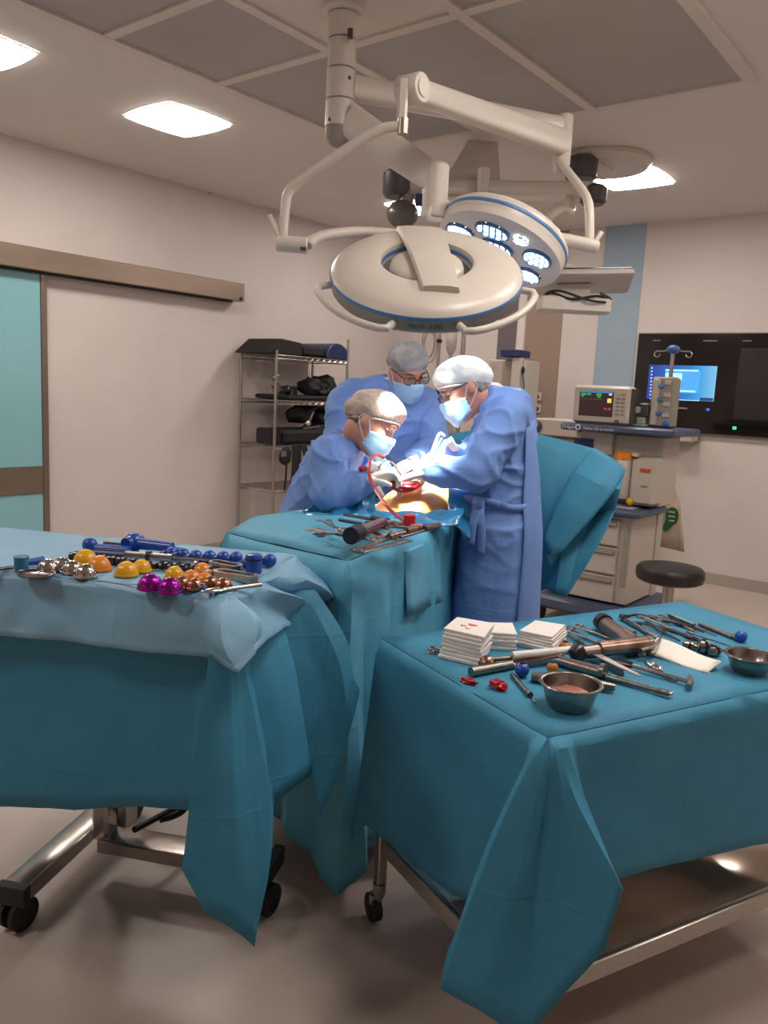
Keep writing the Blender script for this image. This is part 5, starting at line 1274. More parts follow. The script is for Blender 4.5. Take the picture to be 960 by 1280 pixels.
M_betadine = mat('antiseptic_skin', '#d98f4a', .35, var=.25, vscale=7, sss=.05, coat=.2)
mb.build('body', M_betadine, t, smooth=180, remesh=.009, sm=4)
w0 = pd(505, 607, 3.07)
wn = MB(); ring = [w0+AR*(.055*math.cos(a))+Vector((-.3, .25, .5)).normalized()*.0+AU*(.012*math.sin(a)+.006*math.cos(2*a))-AF*.015 for a in [2*math.pi*k/18 for k in range(18)]]
MB().tube(ring, .010, 8, close=True).build('wound_edge', M_blood, t)
MB().ell(w0-AF*.0, (.045, .03, .012)).build('wound', M_blood, t)
# crumpled blue film tucked around the hip
def crumple(name, label, quad, n=16, amp=.03, m=M_drape3, seed=1.0, solid=.002, d=None):
    g = []
    for j in range(n+1):
        row = []
        for i in range(n+1):
            p = quad[0].lerp(quad[1], i/n).lerp(quad[3].lerp(quad[2], i/n), j/n)
            e = 1
            p = p+Vector((0, 0, 1))*(amp*(1-2*abs(nz(p, 11, seed)))*e)-AF*(amp*.8*nz(p, 17, seed+2)); row.append(p)
        g.append(row)
    o = sheet(name, m, None, [g], solid=solid, smooth=24); tag(o, label, 'surgical film' if 'film' in name else 'drape'); return o
M_film = mat('wet_blue_film', '#2578a8', .18, var=.2, vscale=14, bump=.3, bscale=25, coat=.5)
crumple('wound_film', 'wet crumpled blue film tucked below the orange hip', [pd(430, 648, 2.98), pd(580, 640, 2.95), pd(574, 660, 2.86), pd(440, 664, 2.88)], amp=.022, m=M_film, seed=3)
crumple('wound_film', 'crumpled blue film between the hip and the right surgeon', [pd(560, 598, 3.2), pd(585, 590, 3.16), pd(588, 680, 2.98), pd(560, 655, 2.96)], amp=.02, m=M_film, seed=5)
crumple('side_drape', 'crumpled blue drape bunched under the assistant\'s elbow', [pd(352, 648, 3.02), pd(468, 612, 3.10), pd(470, 650, 2.95), pd(352, 662, 2.86)], n=22, amp=.026, m=M_film, seed=8)
# ================================================================== instruments
def frame2(a, b, z, z2=None):
    """matrix with origin at pixel a on height z and X towards pixel b on height z2; returns matrix, length"""
    p, q = pz(a[0], a[1], z), pz(b[0], b[1], z if z2 is None else z2)
    d = q-p; L = d.length; x = d.normalized(); y = Vector((0, 0, 1)).cross(x).normalized(); zz = x.cross(y)
    M = Matrix((x, y, zz)).transposed().to_4x4(); M.translation = p; return M, L
def tool(name, label, cat, a, b, z, parts, group=None, z2=None):
    M, L = frame2(a, b, z, z2)
    t = thing(name, label, cat, M=M, group=group)
    sub = None
    for it in parts:
        pn, fn, m = it[:3]; mb = MB(); fn(mb, L)
        o = mb.build(pn, m, t, world=False, smooth=45)
        if pn == 'ring_handle': pass
    return t
def rodp(x0, x1, r, y=0, z=None, seg=8, r1=None, flat=None): return lambda mb, L: mb.tube([(L*x0, y, r if z is None else z), (L*(x0+x1)/2, y, r if z is None else z), (L*x1, y, r if z is None else z)], [r, (r+(r1 or r))/2, r1 or r], seg, flat=flat)
def boxp(x0, x1, w, h, y=0, z=None, ch=.0015): return lambda mb, L: mb.box((L*(x0+x1)/2, y, h/2 if z is None else z), (L*(x1-x0), w, h), ch=ch)
def ballp(x, r, y=0, z=None, sq=(1, 1, 1)): return lambda mb, L: mb.ell((L*x, y, r*sq[2] if z is None else z), (r*sq[0], r*sq[1], r*sq[2]), None, 16, 10)
def ringp(x, r, y=0, t=.0025, z=.003): return lambda mb, L: mb.tube([(L*x+r*math.cos(a), y+r*.8*math.sin(a), z) for a in [2*math.pi*k/16 for k in range(16)]], t, 6, close=True)
def clamp(label, a, b, z, m=None, group=None, s=1.0, name='clamp_forceps'):
    m = m or M_dsteel
    return tool(name, label, 'forceps', a, b, z, [
        ('ring_handle', ringp(.08, .012*s, .017*s), m), ('ring_handle', ringp(.08, .012*s, -.017*s), m),
        ('shaft', lambda mb, L: mb.tube([(L*.15, .015*s, .004), (L*.6, .002, .004), (L*.99, -.0015, .004)], [.003, .0035, .002], 6), m),
        ('shaft', lambda mb, L: mb.tube([(L*.15, -.015*s, .007), (L*.6, -.002, .007), (L*.99, .0015, .005)], [.003, .0035, .002], 6), m),
        ('pivot', lambda mb, L: mb.lathe([(.004, .001), (.004, .011)], (L*.62, 0, 0), None, 10), m)], group)
def dome(label, x, y, z, r, m, name='trial_cup', cat='trial cup', group=None, holes=False, h=1.15):
    p = pz(x, y, z); t = thing(name, label, cat, p, rz=x*.1, group=group)
    prof = [(r*.97, 0)]+[(r*math.cos(q), .002+r*h*math.sin(q)) for q in [R(a) for a in (0, 15, 30, 45, 60, 75, 86)]]
    mb = MB().lathe(prof, (0, 0, 0), None, 22); o = mb.build('shell', m, t, world=False)
    mb = MB().lathe([(r*1.0, .0), (r*1.04, .001), (r*1.04, .005), (r*1.0, .006)], (0, 0, 0), None, 22); mb.build('rim', m, t, world=False)
    if holes:
        mb = MB()
        for el in (20, 45, 70):
            for k in range(int(10*math.cos(R(el)))+2):
                a = 2*math.pi*k/(int(10*math.cos(R(el)))+2)+el; c = Vector((math.cos(a)*math.cos(R(el)), math.sin(a)*math.cos(R(el)), h*math.sin(R(el))))*r
                mb.lathe([(r*.075, -.001), (r*.075, .0010), (r*.05, .0014)], c, axisM(c), 8)
        o2 = mb.build('cutting_holes', M_blackhole, t, world=False); o2['kind'] = 'stuff'
    return t
M_blackhole = mat('dark_hole', '#4a403c', .5, .3)
M_gun = mat('gunmetal', '#4d484a', .3, .9, var=.15, vscale=40)
M_copper = mat('copper_tinted_steel', '#a8765f', .25, .95, var=.2, vscale=40)

# ------------------------------------------------------------------ left table
z = 1.0655
dome('dark yellow trial cup at the back, touching the orange one', 107, 704, z, .031, M_yellow)
dome('orange trial cup beside the back yellow one, left of centre', 124, 712, z, .030, M_orange)
dome('yellow trial cup alone in the middle of the left table, front of a pair', 158, 719, z, .029, M_yellow)
dome('small yellow trial cup behind the middle one of the left table', 177, 714, z, .025, M_yellow)
dome('yellow trial cup left of the orange cluster near the table corner', 218, 722, z, .024, M_yellow)
dome('orange trial cup in the middle of the cluster near the corner', 239, 727, z, .024, M_orange)
dome('orange trial cup at the back of the cluster near the corner', 253, 717, z, .023, M_orange)
dome('orange trial cup right front of the cluster near the corner', 256, 729, z, .022, M_orange)
dome('purple metallic trial cup left of its twin at the front edge', 188, 736, z, .030, M_purple, holes=True)
dome('purple metallic trial cup right of its twin at the front edge', 212, 740, z, .029, M_purple, holes=True)
dome('silver reamer dome farthest left on the left table', 60, 714, z, .026, M_chrome, 'reamer_head', 'reamer', holes=True)
dome('silver reamer dome second from the left, behind the oval dish', 78, 712, z, .027, M_chrome, 'reamer_head', 'reamer', holes=True)
dome('silver reamer dome third from the left', 90, 716, z, .026, M_chrome, 'reamer_head', 'reamer', holes=True)
dome('silver reamer dome in front of the orange trial cup', 107, 721, z, .027, M_chrome, 'reamer_head', 'reamer', holes=True)
dome('copper-tinted reamer dome among the orange cups, left one', 227, 734, z, .022, M_copper, 'reamer_head', 'reamer', holes=True)
dome('copper-tinted reamer dome among the orange cups, right one', 243, 736, z, .021, M_copper, 'reamer_head', 'reamer', holes=True)
dome('copper-tinted reamer dome left of the rectangular frame front', 263, 733, z, .021, M_copper, 'reamer_head', 'reamer', holes=True)
dome('copper-tinted reamer dome just in front of the rectangular frame', 279, 736, z, .022, M_copper, 'reamer_head', 'reamer', holes=True)
t = thing('plastic_cup', 'small teal-blue plastic cup at the left end of the left table', 'cup', pz(27, 715, z))
MB().lathe([(.014, 0), (.0165, .002), (.0175, .038), (.0165, .040), (.014, .039), (.013, .006), (.001, .005)], (0, 0, 0), None, 20).build('cup_body', mat('teal_plastic', '#2a6d92', .3), t, world=False)
MB().lathe([(.0175, .036), (.019, .038), (.0175, .040)], (0, 0, 0), None, 20).build('rim', mat('teal_plastic', '#2a6d92', .3), t, world=False)
tool('awl', 'steel awl with blue tapered grip beside the teal cup', 'surgical tool', (54, 706), (-20, 716), z, [('grip', rodp(0, .28, .012, r1=.009), M_blue), ('shaft', rodp(.26, 1, .0045), M_gun), ('collar', rodp(.27, .31, .008), M_dsteel)])
t = thing('oval_dish', 'shallow steel oval dish at the front left of the left table', 'dish', pz(45, 720, z))
MB().lathe([(.6, .001), (1, .004), (1.03, .007), (1, .009), (.9, .006), (.05, .004)], (0, 0, 0), None, 28).xf(Matrix.Rotation(R(35), 4, 'Z') @ Matrix.Diagonal((.045, .03, 1, 1))).build('plate', M_dsteel, t, world=False)
MB().tube([(.045*math.cos(a)*math.cos(R(35))-.03*math.sin(a)*math.sin(R(35)), .045*math.cos(a)*math.sin(R(35))+.03*math.sin(a)*math.cos(R(35)), .009) for a in [2*math.pi*k/28 for k in range(28)]], .0018, 6, close=True).build('rolled_rim', M_dsteel, t, world=False)
tool('flat_osteotome', 'flat brownish steel bar lying behind the silver reamers', 'osteotome', (60, 705), (102, 695), z, [('blade', boxp(0, .7, .016, .004), M_bronze), ('handle', rodp(.68, 1, .009), M_bronze)])
def knurl(n, r): return lambda mb, L: [mb.tube([(L*(.05+.9*k/n), 0, r), (L*(.05+.9*(k+.7)/n), 0, r)], r*(1.0 if k % 2 else 1.18), 8) for k in range(n)]
tool('black_reamer_shaft', 'long black knurled shaft lying across the back of the left table', 'shaft', (88, 699), (196, 712), z, [('knurled_shaft', knurl(16, .011), M_gun), ('core', rodp(0, 1, .009), M_gun)])
tool('black_reamer_shaft', 'shorter black knurled shaft behind the middle yellow cups', 'shaft', (196, 711), (282, 719), z, [('knurled_shaft', knurl(14, .010), M_gun), ('core', rodp(0, 1, .008), M_gun)])
tool('impactor', 'steel and dark blue impactor rod behind the orange cups', 'impactor', (140, 698), (262, 707), z+.0, [('tube', rodp(.12, .62, .011, z=.013), M_steel), ('blue_end', rodp(-.18, .14, .012, z=.013), mat('dark_blue_plastic', '#1c2f5e', .35)), ('shaft', rodp(.6, 1, .006, z=.013), M_dsteel), ('collar', rodp(.36, .40, .014, z=.0145), M_gun), ('end_foot', boxp(.96, 1.0, .016, .012), M_gun)])
tool('blue_driver', 'royal blue T-handled driver at the back of the left table', 'driver', (166, 690), (228, 697), z, [('tee_handle', lambda mb, L: mb.tube([(0, -.035, .030), (0, 0, .034), (0, .035, .030)], [.016, .02, .016], 12), M_blue), ('hub', ballp(.02, .026, z=.030), M_blue), ('grip', rodp(.02, .8, .017, z=.026, r1=.014, seg=12), M_blue), ('tip', rodp(.78, 1, .008, z=.02), M_blue), ('base_foot', boxp(-.08, .08, .03, .012), M_blue)])
tool('blue_tube_handle', 'blue tube handle with bulb end at the back left', 'handle', (108, 690), (162, 694), z, [('tube', rodp(.0, 1, .013, seg=12), M_blue), ('bulb', ballp(.08, .021), M_blue)])
for k, (x, y, r) in enumerate(((214, 699, .017), (229, 701, .0175), (245, 703, .0175), (262, 704, .018), (279, 705, .018), (295, 706, .0185), (309, 711, .015), (337, 709, .0185))):
    lab = ['first', 'second', 'third', 'fourth', 'fifth', 'sixth', 'seventh', 'last and separate'][k]
    p = pz(x, y, z); t = thing('blue_trial_head', lab+' blue ball in the row running right from the blue driver', 'trial head', p, group='blue trial heads in a row')
    MB().ell((0, 0, r), r, None, 18, 12).build('ball', M_blue, t, world=False); MB().tube([(-.008, -.012, r*.9), (-r*1.2, -.02, r*.7)], [r*.55, r*.5], 10).build('neck', M_blue, t, world=False)
t = thing('blue_beaker', 'tall royal blue cup at the right back corner of the left table', 'cup', pz(317, 717, z))
MB().lathe([(.018, 0), (.021, .003), (.022, .045), (.02, .05), (.015, .052), (.002, .052)], (0, 0, 0), None, 22).build('cup_body', M_blue, t, world=False)
MB().lathe([(.0222, .036), (.0235, .038), (.0235, .042), (.0222, .044)], (0, 0, 0), None, 22).build('band', mat('dark_blue_plastic', '#1c2f5e', .35), t, world=False)
def coil(mb, L): mb.tube([(L*k/60, .010*math.cos(k*.9), .012+.010*math.sin(k*.9)) for k in range(61)], .0032, 6)
tool('copper_chain', 'copper-coloured coiled chain behind the blue tube handle', 'chain', (130, 687), (160, 690), z, [('coil', coil, M_copper), ('end_clip', boxp(.95, 1.05, .012, .01), M_copper)])
def frm(mb, L):
    w = .042; o_, i_ = [(0, 0), (L*.14, w*.5), (L, w*.5), (L*1.08, 0), (L, -w*.5), (L*.14, -w*.5)], [(L*.1, 0), (L*.19, w*.3), (L*.93, w*.3), (L*.98, 0), (L*.93, -w*.3), (L*.19, -w*.3)]
    n = 6; h = .018
    mb.add([(x, y, 0) for x, y in o_]+[(x, y, h) for x, y in o_]+[(x, y, h) for x, y in i_]+[(x, y, 0) for x, y in i_],
           [f for k in range(n) for f in ((k, (k+1) % n, n+(k+1) % n, n+k), (n+k, n+(k+1) % n, 2*n+(k+1) % n, 2*n+k), (2*n+k, 2*n+(k+1) % n, 3*n+(k+1) % n, 3*n+k), (3*n+k, 3*n+(k+1) % n, (k+1) % n, k))])
tool('frame_handle', 'open rectangular steel frame handle near the right corner of the left table', 'handle', (266, 720), (318, 728), z, [('frame', frm, M_steel), ('stub', boxp(-.25, .02, .02, .014), M_steel)])
tool('frame_handle', 'smaller flat steel frame behind the rectangular frame handle', 'handle', (262, 708), (298, 715), z, [('frame', frm, M_steel)])
def twist(mb, L):
    for s in (0, math.pi): mb.tube([(L*k/24, .005*math.cos(k*.8+s), .008+.005*math.sin(k*.8+s)) for k in range(25)], .0035, 6)
tool('twisted_drill', 'short twisted steel drill leaning behind the orange cups', 'drill bit', (238, 715), (250, 704), z, [('flutes', twist, M_chrome), ('tip', rodp(.98, 1.15, .004, r1=.001), M_chrome)])
tool('spoon_curette', 'silver spoon-ended curette at the front right of the left table', 'curette', (252, 743), (326, 733), z, [('bowl', lambda mb, L: mb.ell((L*.22, 0, .006), (L*.24, .013, .006), None, 16, 8), M_chrome), ('shaft', rodp(.4, 1, .0045, r1=.006), M_chrome)])
b_ = thing('blue_bead', 'tiny blue bead at the front edge beside the silver curette', 'bead', pz(254, 740, z)); MB().ell((0, 0, .009), .009, None, 14, 8).build('bead', M_blue, b_, world=False); MB().lathe([(.005, .015), (.005, .02)], (0, 0, 0), None, 10).build('cap', M_dsteel, b_, world=False)
tool('guide_wire', 'thin steel guide wire lying in front of the yellow cups', 'wire', (112, 726), (184, 738), z, [('wire', lambda mb, L: mb.tube(arc([(0, 0, .002), (L*.4, .006, .002), (L*.8, .002, .002), (L, .012, .002)], 5), .0014, 6), M_dsteel), ('loop', ringp(1.05, .008, .01, .0015, .002), M_dsteel)])

# ------------------------------------------------------------------ right table
z = ZR+.0065
def gauze(label, quad, h, n=7, lean=(0, 0), stain=False):
    c = sum((pz(x, y, z) for x, y in quad), Vector())/4; t = thing('gauze_stack', label, 'gauze', c)
    pts = [pz(x, y, z)-c for x, y in quad]
    for k in range(n):
        f = k/n; z0, z1 = h*f+.0002, h*(k+1)/n-.0001; off = AR*(lean[0]*f)+AF*(lean[1]*f); off = Vector((off.x, off.y, 0))
        j = random.Random(k*7+int(quad[0][0])); sc = 1+j.uniform(-.03, .03)
        base = [p*sc+off+Vector((j.uniform(-.003, .003), j.uniform(-.003, .003), z0)) for p in pts]
        wv = [.0, .004, .002, -.002]
        MB().prism(base, (0, 0, z1-z0)).build('gauze_swab', M_gauze, t, world=False, bevel=.002)
    if stain:
        for (dx, dy, r) in ((0, .01, .012), (-.015, -.012, .008), (.006, -.024, .006)):
            mb = MB(); ring = [off+Vector((dx+r*math.cos(a)*(1+.4*math.sin(3*a)), dy+r*math.sin(a)*(1+.3*math.cos(2*a)), h)) for a in [2*math.pi*k/14 for k in range(14)]]
            mb.prism(ring, (0, 0, .0008)).build('blood_spot', mat('pale_blood', '#c4605a', .6, var=.3, vscale=60), t, world=False)
    return t
gauze('tall stack of white gauze with pink stains, leftmost on the right table', [(549, 822), (598, 834), (612, 815), (566, 806)], .075, 8, (.012, .02), True)
gauze('white gauze stack in the middle of the three', [(603, 812), (646, 815), (640, 800), (604, 799)], .048, 5, (-.004, .01))
gauze('white gauze stack on the right of the three, turned like a diamond', [(648, 808), (690, 818), (708, 801), (668, 795)], .045, 6, (.0, .012))
clamp('steel scissors handle poking out from under the tall gauze stack', (535, 813), (600, 822), z, name='scissors')
dome('blood-smeared perforated reamer dome beside the tall gauze stack', 609, 834, z, .025, M_bronze, 'reamer_head', 'reamer', holes=True, h=1.2)
def fan(mb, L): mb.prism([(L*.5, -.011, .012), (L*.62, -.016, .012), (L*1.0, -.03, .022), (L*1.03, .028, .022), (L*.62, .015, .012), (L*.5, .011, .012)], (0, 0, .004))
tool('broad_chisel', 'broad fan-bladed steel chisel with thick handle in front of the gauze', 'chisel', (588, 846), (694, 826), z, [('handle', rodp(0, .46, .0125, r1=.011, seg=12), M_satin), ('neck', rodp(.44, .54, .008), M_satin), ('blade', fan, M_bronze)])
tool('white_handled_probe', 'probe with a white tube handle lying behind the broad chisel', 'probe', (628, 826), (738, 815), z+.016, [('white_grip', rodp(.1, .78, .011, seg=12), mat('white_tube', '#ddd8d4', .35)), ('tip', rodp(.76, 1, .006), M_satin), ('tail', rodp(-.12, .12, .006), M_bronze)])
for n_, (x, y, lab) in enumerate(((585, 854, 'small flat scrap of blood-soaked red gauze, the left one'), (622, 861, 'crumpled scrap of blood-soaked red gauze, the right one'))):
    o = lump('bloody_swab', None, pz(x, y, z)+Vector((0, 0, .0055+.0045*n_)), (.02 if n_ else .022, .014 if n_ else .009, .007+.005*n_), M_blood, 3.3+n_*4, 3, .7); tag(o, lab, 'gauze')
tool('small_screwdriver', 'small steel screwdriver in front of the blue ball', 'screwdriver', (640, 846), (669, 880), z, [('handle', rodp(0, .75, .0055, r1=.0065), M_dsteel), ('collar', rodp(.72, .8, .0075), M_satin), ('tip', rodp(.8, 1, .002), M_dsteel)])
t = thing('blue_trial_head', 'single blue ball on the right table under the broad chisel', 'trial head', pz(652, 846, z)); MB().ell((0, 0, .018), .018, None, 18, 12).build('ball', M_blue, t, world=False); MB().lathe([(.007, .034), (.007, .038)], (0, 0, 0), None, 12).build('socket', M_black, t, world=False)
t = thing('orange_trial_head', 'stained orange ball by the rim of the nearer bowl', 'trial head', pz(690, 842, z)); MB().ell((0, 0, .015), .015, None, 18, 12).build('ball', mat('dirty_orange', '#b8722b', .4, var=.2), t, world=False); MB().lathe([(.006, .028), (.006, .032)], (0, 0, 0), None, 12).build('socket', M_black, t, world=False)
t = thing('orange_trial_head', 'orange ball behind the white-handled probe', 'trial head', pz(706, 815, z)); MB().ell((0, 0, .015), (.018, .015, .014), None, 18, 12).build('ball', mat('dirty_orange', '#b8722b', .4, var=.2), t, world=False); MB().lathe([(.006, .026), (.006, .031)], (0, 0, 0), None, 12).build('socket', M_black, t, world=False)
def bowl(label, x, y, r, h, content):
    p = pz(x, y, z); t = thing('steel_bowl', label, 'bowl', p)
    prof = [(r*.55, 0), (r*.70, .002), (r*.78, .012), (r*.90, h*.7), (r*.95, h-.004), (r*1.04, h), (r*1.04, h+.003), (r*.94, h+.002), (r*.88, h*.7), (r*.74, .014), (r*.6, .005), (.001, .004)]
    MB().lathe(prof, (0, 0, 0), None, 36).build('bowl_body', M_dsteel, t, world=False)
    MB().tube([(r*1.04*math.cos(a), r*1.04*math.sin(a), h+.0015) for a in [2*math.pi*k/36 for k in range(36)]], .0028, 6, close=True).build('rolled_rim', M_dsteel, t, world=False)
    if content:
        o = lump('bloody_fluid', None, (0, 0, .028), (r*.72, r*.72, .014), mat('bloody_gauze', '#a8685e', .35, var=.3, vscale=20), 2.2, 3, .25); o.parent = t
    return t
bowl('nearer round steel bowl holding pinkish bloody swabs', 711, 884, .066, .056, True)
bowl('empty round steel bowl at the right picture edge', 936, 840, .060, .045, False)
tool('chuck_key', 'stubby steel chuck lying behind the nearer bowl', 'chuck', (664, 852), (768, 866), z, [('left_end', rodp(0, .2, .012, r1=.016), M_satin), ('shaft', rodp(.15, .85, .008), M_satin), ('right_end', rodp(.82, 1, .013, r1=.009), M_satin)])
tool('long_retractor', 'long grey-handled retractor pointing to the lower right', 'retractor', (698, 832), (836, 872), z, [('handle', rodp(0, .42, .0135, r1=.016, seg=12), M_satin), ('guard', rodp(.40, .44, .019, seg=12), M_satin), ('shaft', rodp(.42, 1, .0085, r1=.006), M_dsteel), ('tip', boxp(.9, 1.03, .018, .006, z=.012), M_dsteel)])
def slab(mb, L):
    o_ = [(0, -.013), (L*.9, -.007), (L, 0), (L*.9, .007), (0, .013)]; mb.prism([(x, y, .020) for x, y in o_], (0, 0, .003))
tool('slotted_blade', 'pale flat metal blade with a round hole beside the long retractor', 'blade', (733, 822), (800, 856), z, [('blade', slab, mat('pale_blade', '#c9c3bd', .35, .6)), ('hole', lambda mb, L: mb.lathe([(.004, .0232), (.004, .0238)], (L*.14, 0, 0), None, 10), M_blackhole), ('support', boxp(.3, .7, .008, .02), M_satin)])
# power handpiece
tool('power_drill', 'steel power drill handpiece with a black ring, centre of the right table', 'power tool', (806, 818), (722, 828), z, [('body', rodp(0, .72, .0235, r1=.021, seg=16, z=.030), M_bronze), ('nose', rodp(.7, 1.0, .019, r1=.017, seg=14, z=.026), M_satin), ('rear_cap', rodp(-.06, .02, .0235, seg=16, z=.030), M_dsteel), ('cutter', lambda mb, L: mb.lathe([(.022, -.01), (.024, 0), (.018, .02), (.004, .024)], (L*1.0, 0, .028), axisM((1, 0, -.4)), 16), M_gun), ('trigger', boxp(.2, .3, .02, .016), M_gun)])
tool('motor_barrel', 'smooth brownish motor barrel with a black end ring behind the drill', 'power tool', (752, 788), (798, 822), z, [('barrel', rodp(.05, .9, .024, r1=.029, seg=16), mat('warm_steel', '#8f7a6e', .3, .9, var=.1)), ('black_ring', rodp(-.02, .09, .027, seg=16), M_black), ('cap', rodp(-.08, -.01, .022, seg=16), M_satin)])
tool('tee_wrench', 'steel T-handled wrench, its crossbar toward the lower right', 'wrench', (772, 832), (862, 858), z, [('shaft', rodp(0, .98, .0055, z=.011), M_dsteel), ('crossbar', lambda mb, L: mb.tube([(L*.99+.012, -.034, .009), (L, 0, .010), (L*.99-.012, .034, .009)], .0085, 10), M_dsteel), ('socket', rodp(0, .2, .010, z=.011), M_gun)])
tool('spoon_elevator', 'small polished spoon elevator beside the tee wrench shaft', 'elevator', (806, 834), (842, 852), z, [('spoon', lambda mb, L: mb.ell((L*.3, 0, .013), (L*.32, .013, .010), None, 16, 8), M_chrome), ('shaft', rodp(.5, 1.1, .005, z=.006), M_chrome)])
for k, (a, b, lab) in enumerate((((694, 789), (742, 812), 'clamp nearest the gauze in the group of forceps behind the probe'), ((704, 787), (752, 808), 'second clamp from the gauze in the group of forceps'), ((716, 783), (764, 801), 'third clamp of the group beside the black ring'), ((690, 799), (733, 815), 'clamp lying in front of the group of forceps'), ((802, 770), (856, 796), 'clamp left of the dark forceps at the far end'), ((818, 770), (868, 790), 'clamp crossing the dark forceps at the far end'), ((800, 778), (850, 803), 'dark forceps in the far tangle, nearest the paper'), ((832, 776), (880, 792), 'far clamp beside the thin steel probe'))):
    clamp(lab, a, b, z+.0008*(k % 4), M_gun if k > 5 else M_dsteel, 'loose clamps on the right table', 1.0)
tool('steel_rod', 'thick bright steel rod pointing from the far edge toward the paper', 'rod', (777, 775), (828, 805), z, [('rod', rodp(.06, 1, .008, seg=10), M_dsteel), ('knob', rodp(0, .08, .0115, seg=12), M_dsteel), ('end', rodp(.96, 1.04, .010), M_satin)])
tool('steel_rod', 'short bright rod between the motor barrel and the long steel rod', 'rod', (762, 779), (792, 797), z, [('rod', rodp(0, .8, .007), M_dsteel), ('head', rodp(.75, 1, .010), M_satin)])
tool('curved_rasp', 'dark curved rasp lying among the far forceps', 'rasp', (798, 779), (868, 800), z, [('blade', lambda mb, L: mb.tube(arc([(0, 0, .006), (L*.4, .012, .006), (L*.8, .008, .006), (L, -.006, .006)], 4), [.003]*4+[.008]*5+[.010]*4, 8, flat=.5), M_gun), ('handle', boxp(.85, 1.1, .02, .008), M_gun)])
tool('long_probe', 'thin grey probe at the far end of the right table', 'probe', (836, 771), (896, 796), z, [('handle', rodp(0, .55, .0065), M_satin), ('shaft', rodp(.5, 1, .0035, r1=.002), M_satin)])
tool('bent_hook', 'bent steel hook at the far corner left of the stool', 'hook', (785, 772), (806, 772), z, [('hook', lambda mb, L: mb.tube(arc([(0, 0, .004), (L*.5, .02, .004), (L, .012, .004), (L*1.2, -.02, .004)], 4), .004, 6), M_gun), ('pin', rodp(-.3, .05, .005), M_gun)])
tool('knobbed_driver', 'grey-handled driver ending in a royal blue knob at the far right', 'driver', (874, 782), (924, 802), z, [('handle', rodp(0, .85, .0065, r1=.010), M_satin), ('knob', ballp(1.03, .0175), M_blue), ('neck', rodp(.84, .98, .008), M_satin)])
for k, (a, b) in enumerate((((858, 790), (962, 825)), ((880, 806), (966, 832)))):
    tool('guide_wire', ['long thin guide wire running to the right edge, the farther one', 'long thin guide wire running to the right edge, the nearer one'][k], 'wire', a, b, z, [('wire', rodp(0, 1, .0018), M_dsteel), ('grip', rodp(0, .1, .003), M_dsteel)])
t = thing('paper_card', 'white folded paper card lying in the middle of the right table', 'paper', pz(853, 818, z))
q = [pz(x, y, z+dz)-pz(853, 818, z) for x, y, dz in ((804, 815, .004), (822, 797, .022), (902, 827, .022), (884, 841, .002))]
rows = [[q[0].lerp(q[1], j/6).lerp(q[3].lerp(q[2], j/6), i/8)+Vector((0, 0, .003*math.sin(i*.8))) for i in range(9)] for j in range(7)]
MB().grid(rows).build('sheet', M_paper, t, world=False, solid=.0015)
MB().grid([[p+Vector((0, 0, -.004)) for p in rows[0]], [p+Vector((.004, -.004, -.0025)) for p in rows[1]]]).build('fold', M_paper, t, world=False, solid=.001)
tool('curved_elevator', 'thin curved elevator resting across the paper card edge', 'elevator', (800, 826), (834, 812), z, [('blade', lambda mb, L: mb.tube(arc([(0, 0, .03), (L*.35, -.01, .034), (L*.7, .004, .036), (L, .02, .034)], 4), [.006]*4+[.005]*5+[.003]*4, 8, flat=.6), M_satin), ('foot', rodp(0, .1, .008, z=.016), M_satin)])
for k, (x, y, r) in enumerate(((862, 815, .016), (880, 817, .019), (893, 820, .014))):
    p = pz(x, y, z); t = thing('drill_chuck', ['left of three silver chuck pieces between paper and right bowl', 'middle and largest of three silver chuck pieces by the paper', 'right of three silver chuck pieces beside the bowl'][k], 'chuck', p, rz=.5*k)
    MB().lathe([(r*.6, -.02), (r, -.015), (r, .008), (r*.7, .012), (r*.5, .024)], (0, 0, r), axisM((1, .2, 0)), 14).build('body', M_dsteel, t, world=False); MB().lathe([(r*1.12, -.003), (r*1.12, .003)], (0, 0, r*1.12), axisM((1, .2, 0)), 14).build('knurled_ring', M_gun, t, world=False)

# ------------------------------------------------------------------ instruments on the operating drape
def zo_(y): return 1.10
z = 1.098
clamp('bronze-toned clamp with rings at far left of the operating drape', (387, 662), (446, 676), z, M_bronze, 'clamps on the operating drape', 1.0)
clamp('clamp pointing toward the assistant on the operating drape', (403, 650), (432, 672), z+.004, M_bronze, 'clamps on the operating drape', 1.0)
clamp('clamp lying lowest on the operating drape, rings by the steel plate', (441, 690), (500, 672), z, M_bronze, 'clamps on the operating drape', 1.0)
clamp('clamp partly beneath the black ended handpiece', (394, 670), (452, 668), z+.006, M_gun, 'clamps on the operating drape', 1.0)
tool('saw_handpiece', 'copper-coloured handpiece with a round black end on the operating drape', 'power tool', (440, 680), (478, 662), z, [('barrel', rodp(.15, 1, .022, r1=.019, seg=16), M_copper), ('black_cap', rodp(-.05, .2, .026, seg=16), M_black), ('nose', rodp(.98, 1.25, .012), M_bronze)])
tool('steel_plate', 'flat grey steel plate at the front of the operating drape', 'plate', (446, 692), (512, 676), z+.001, [('plate', boxp(0, 1, .03, .004), M_satin), ('lip', boxp(0, .06, .03, .010), M_satin)])
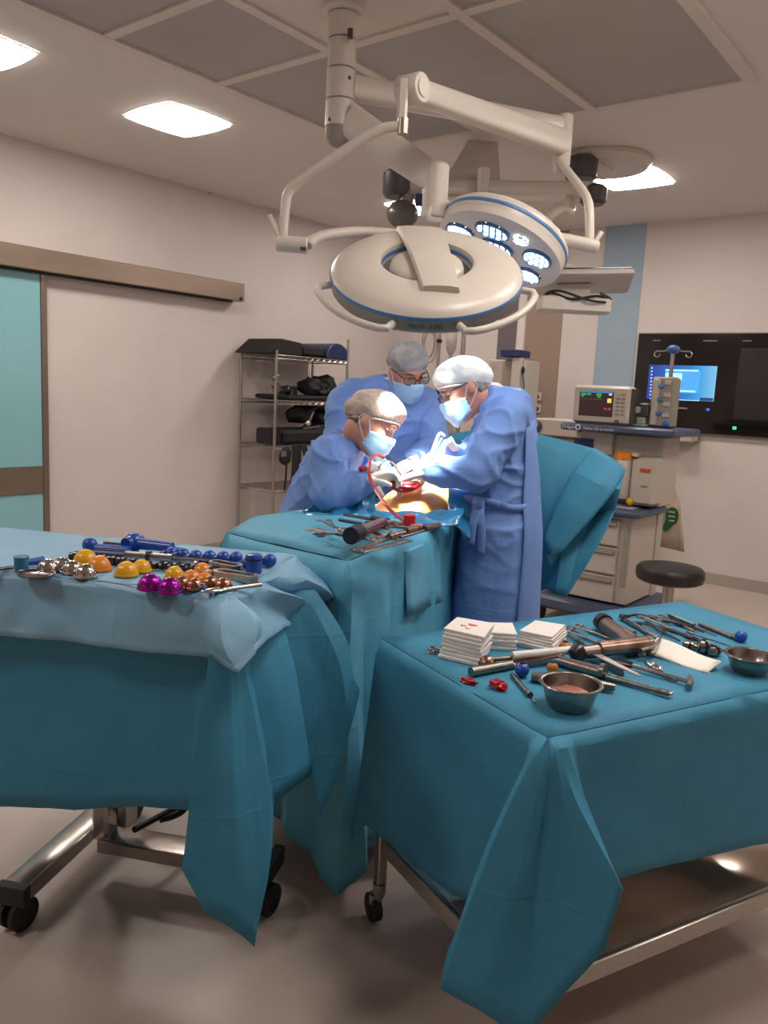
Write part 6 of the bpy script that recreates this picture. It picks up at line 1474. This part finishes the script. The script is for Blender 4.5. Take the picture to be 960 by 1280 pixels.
for k, (a, b, lab) in enumerate((((470, 654), (502, 660), 'copper-tinted rod behind the handpiece'), ((490, 660), (528, 664), 'steel rod between handpiece and red bag'), ((486, 672), (520, 664), 'short steel rod beside the steel plate'), ((500, 674), (548, 660), 'long rod under the red bag toward the right'), ((430, 645), (486, 655), 'dark rod lying at the back of the operating drape'), ((424, 652), (480, 662), 'second dark rod at the back of the operating drape'), ((466, 668), (494, 676), 'stubby rod right next to the copper handpiece'))):
    tool('surgical_rod', lab, 'surgical tool', a, b, z+.004*(k % 3), [('shaft', rodp(0, .7, .006), M_gun if 3 < k < 6 else (M_copper if k % 2 == 0 else M_dsteel)), ('handle', rodp(.62, 1, .010, seg=10), M_gun if 3 < k < 6 else M_bronze)], 'rods on the operating drape')
for k, (a, b) in enumerate((((420, 662), (456, 664)), ((428, 670), (462, 658)), ((452, 656), (486, 664)), ((476, 662), (512, 655)), ((460, 676), (500, 668)))):
    clamp(['small clamp in the tangle, leftmost', 'small clamp in the tangle, crossing the leftmost one', 'small clamp behind the copper barrel', 'small clamp nearest the wound film', 'small clamp between barrel and steel plate'][k], a, b, z+.008, M_bronze if k % 2 else M_dsteel, 'clamps on the operating drape', .9)
# suction tube
t = thing('suction_tube', 'red suction tube arching from the wound to a red holder', 'tube', pz(515, 660, z))
MB().tube(arc([pd(480, 572, 3.05), pd(470, 569, 3.02), pd(463, 575, 2.98), pd(461, 590, 2.94), pd(467, 608, 2.90), pd(483, 632, 2.84), pd(503, 650, 2.78), pz(520, 660, z+.01), pz(538, 660, z+.008)], 6), .0062, 8).build('tube', M_red, t)
hb_ = pz(511, 662, z)
MB().box(hb_+Vector((0, 0, .028)), (.04, .022, .052), rz=.8, ch=.006).build('holder', M_red, t); MB().box(hb_+Vector((.02, .012, .012)), (.05, .016, .02), rz=.6, ch=.004).build('holder_foot', M_red, t)
t = thing('red_valve', 'small red valve beside the assistant\'s glove', 'valve', pd(455, 587, 3.02))
MB().tube([pd(450, 588, 3.02), pd(461, 585, 3.02)], .009, 8).build('body', M_red, t); MB().ell(pd(452, 586, 3.01), .012).build('tap', M_blood, t)
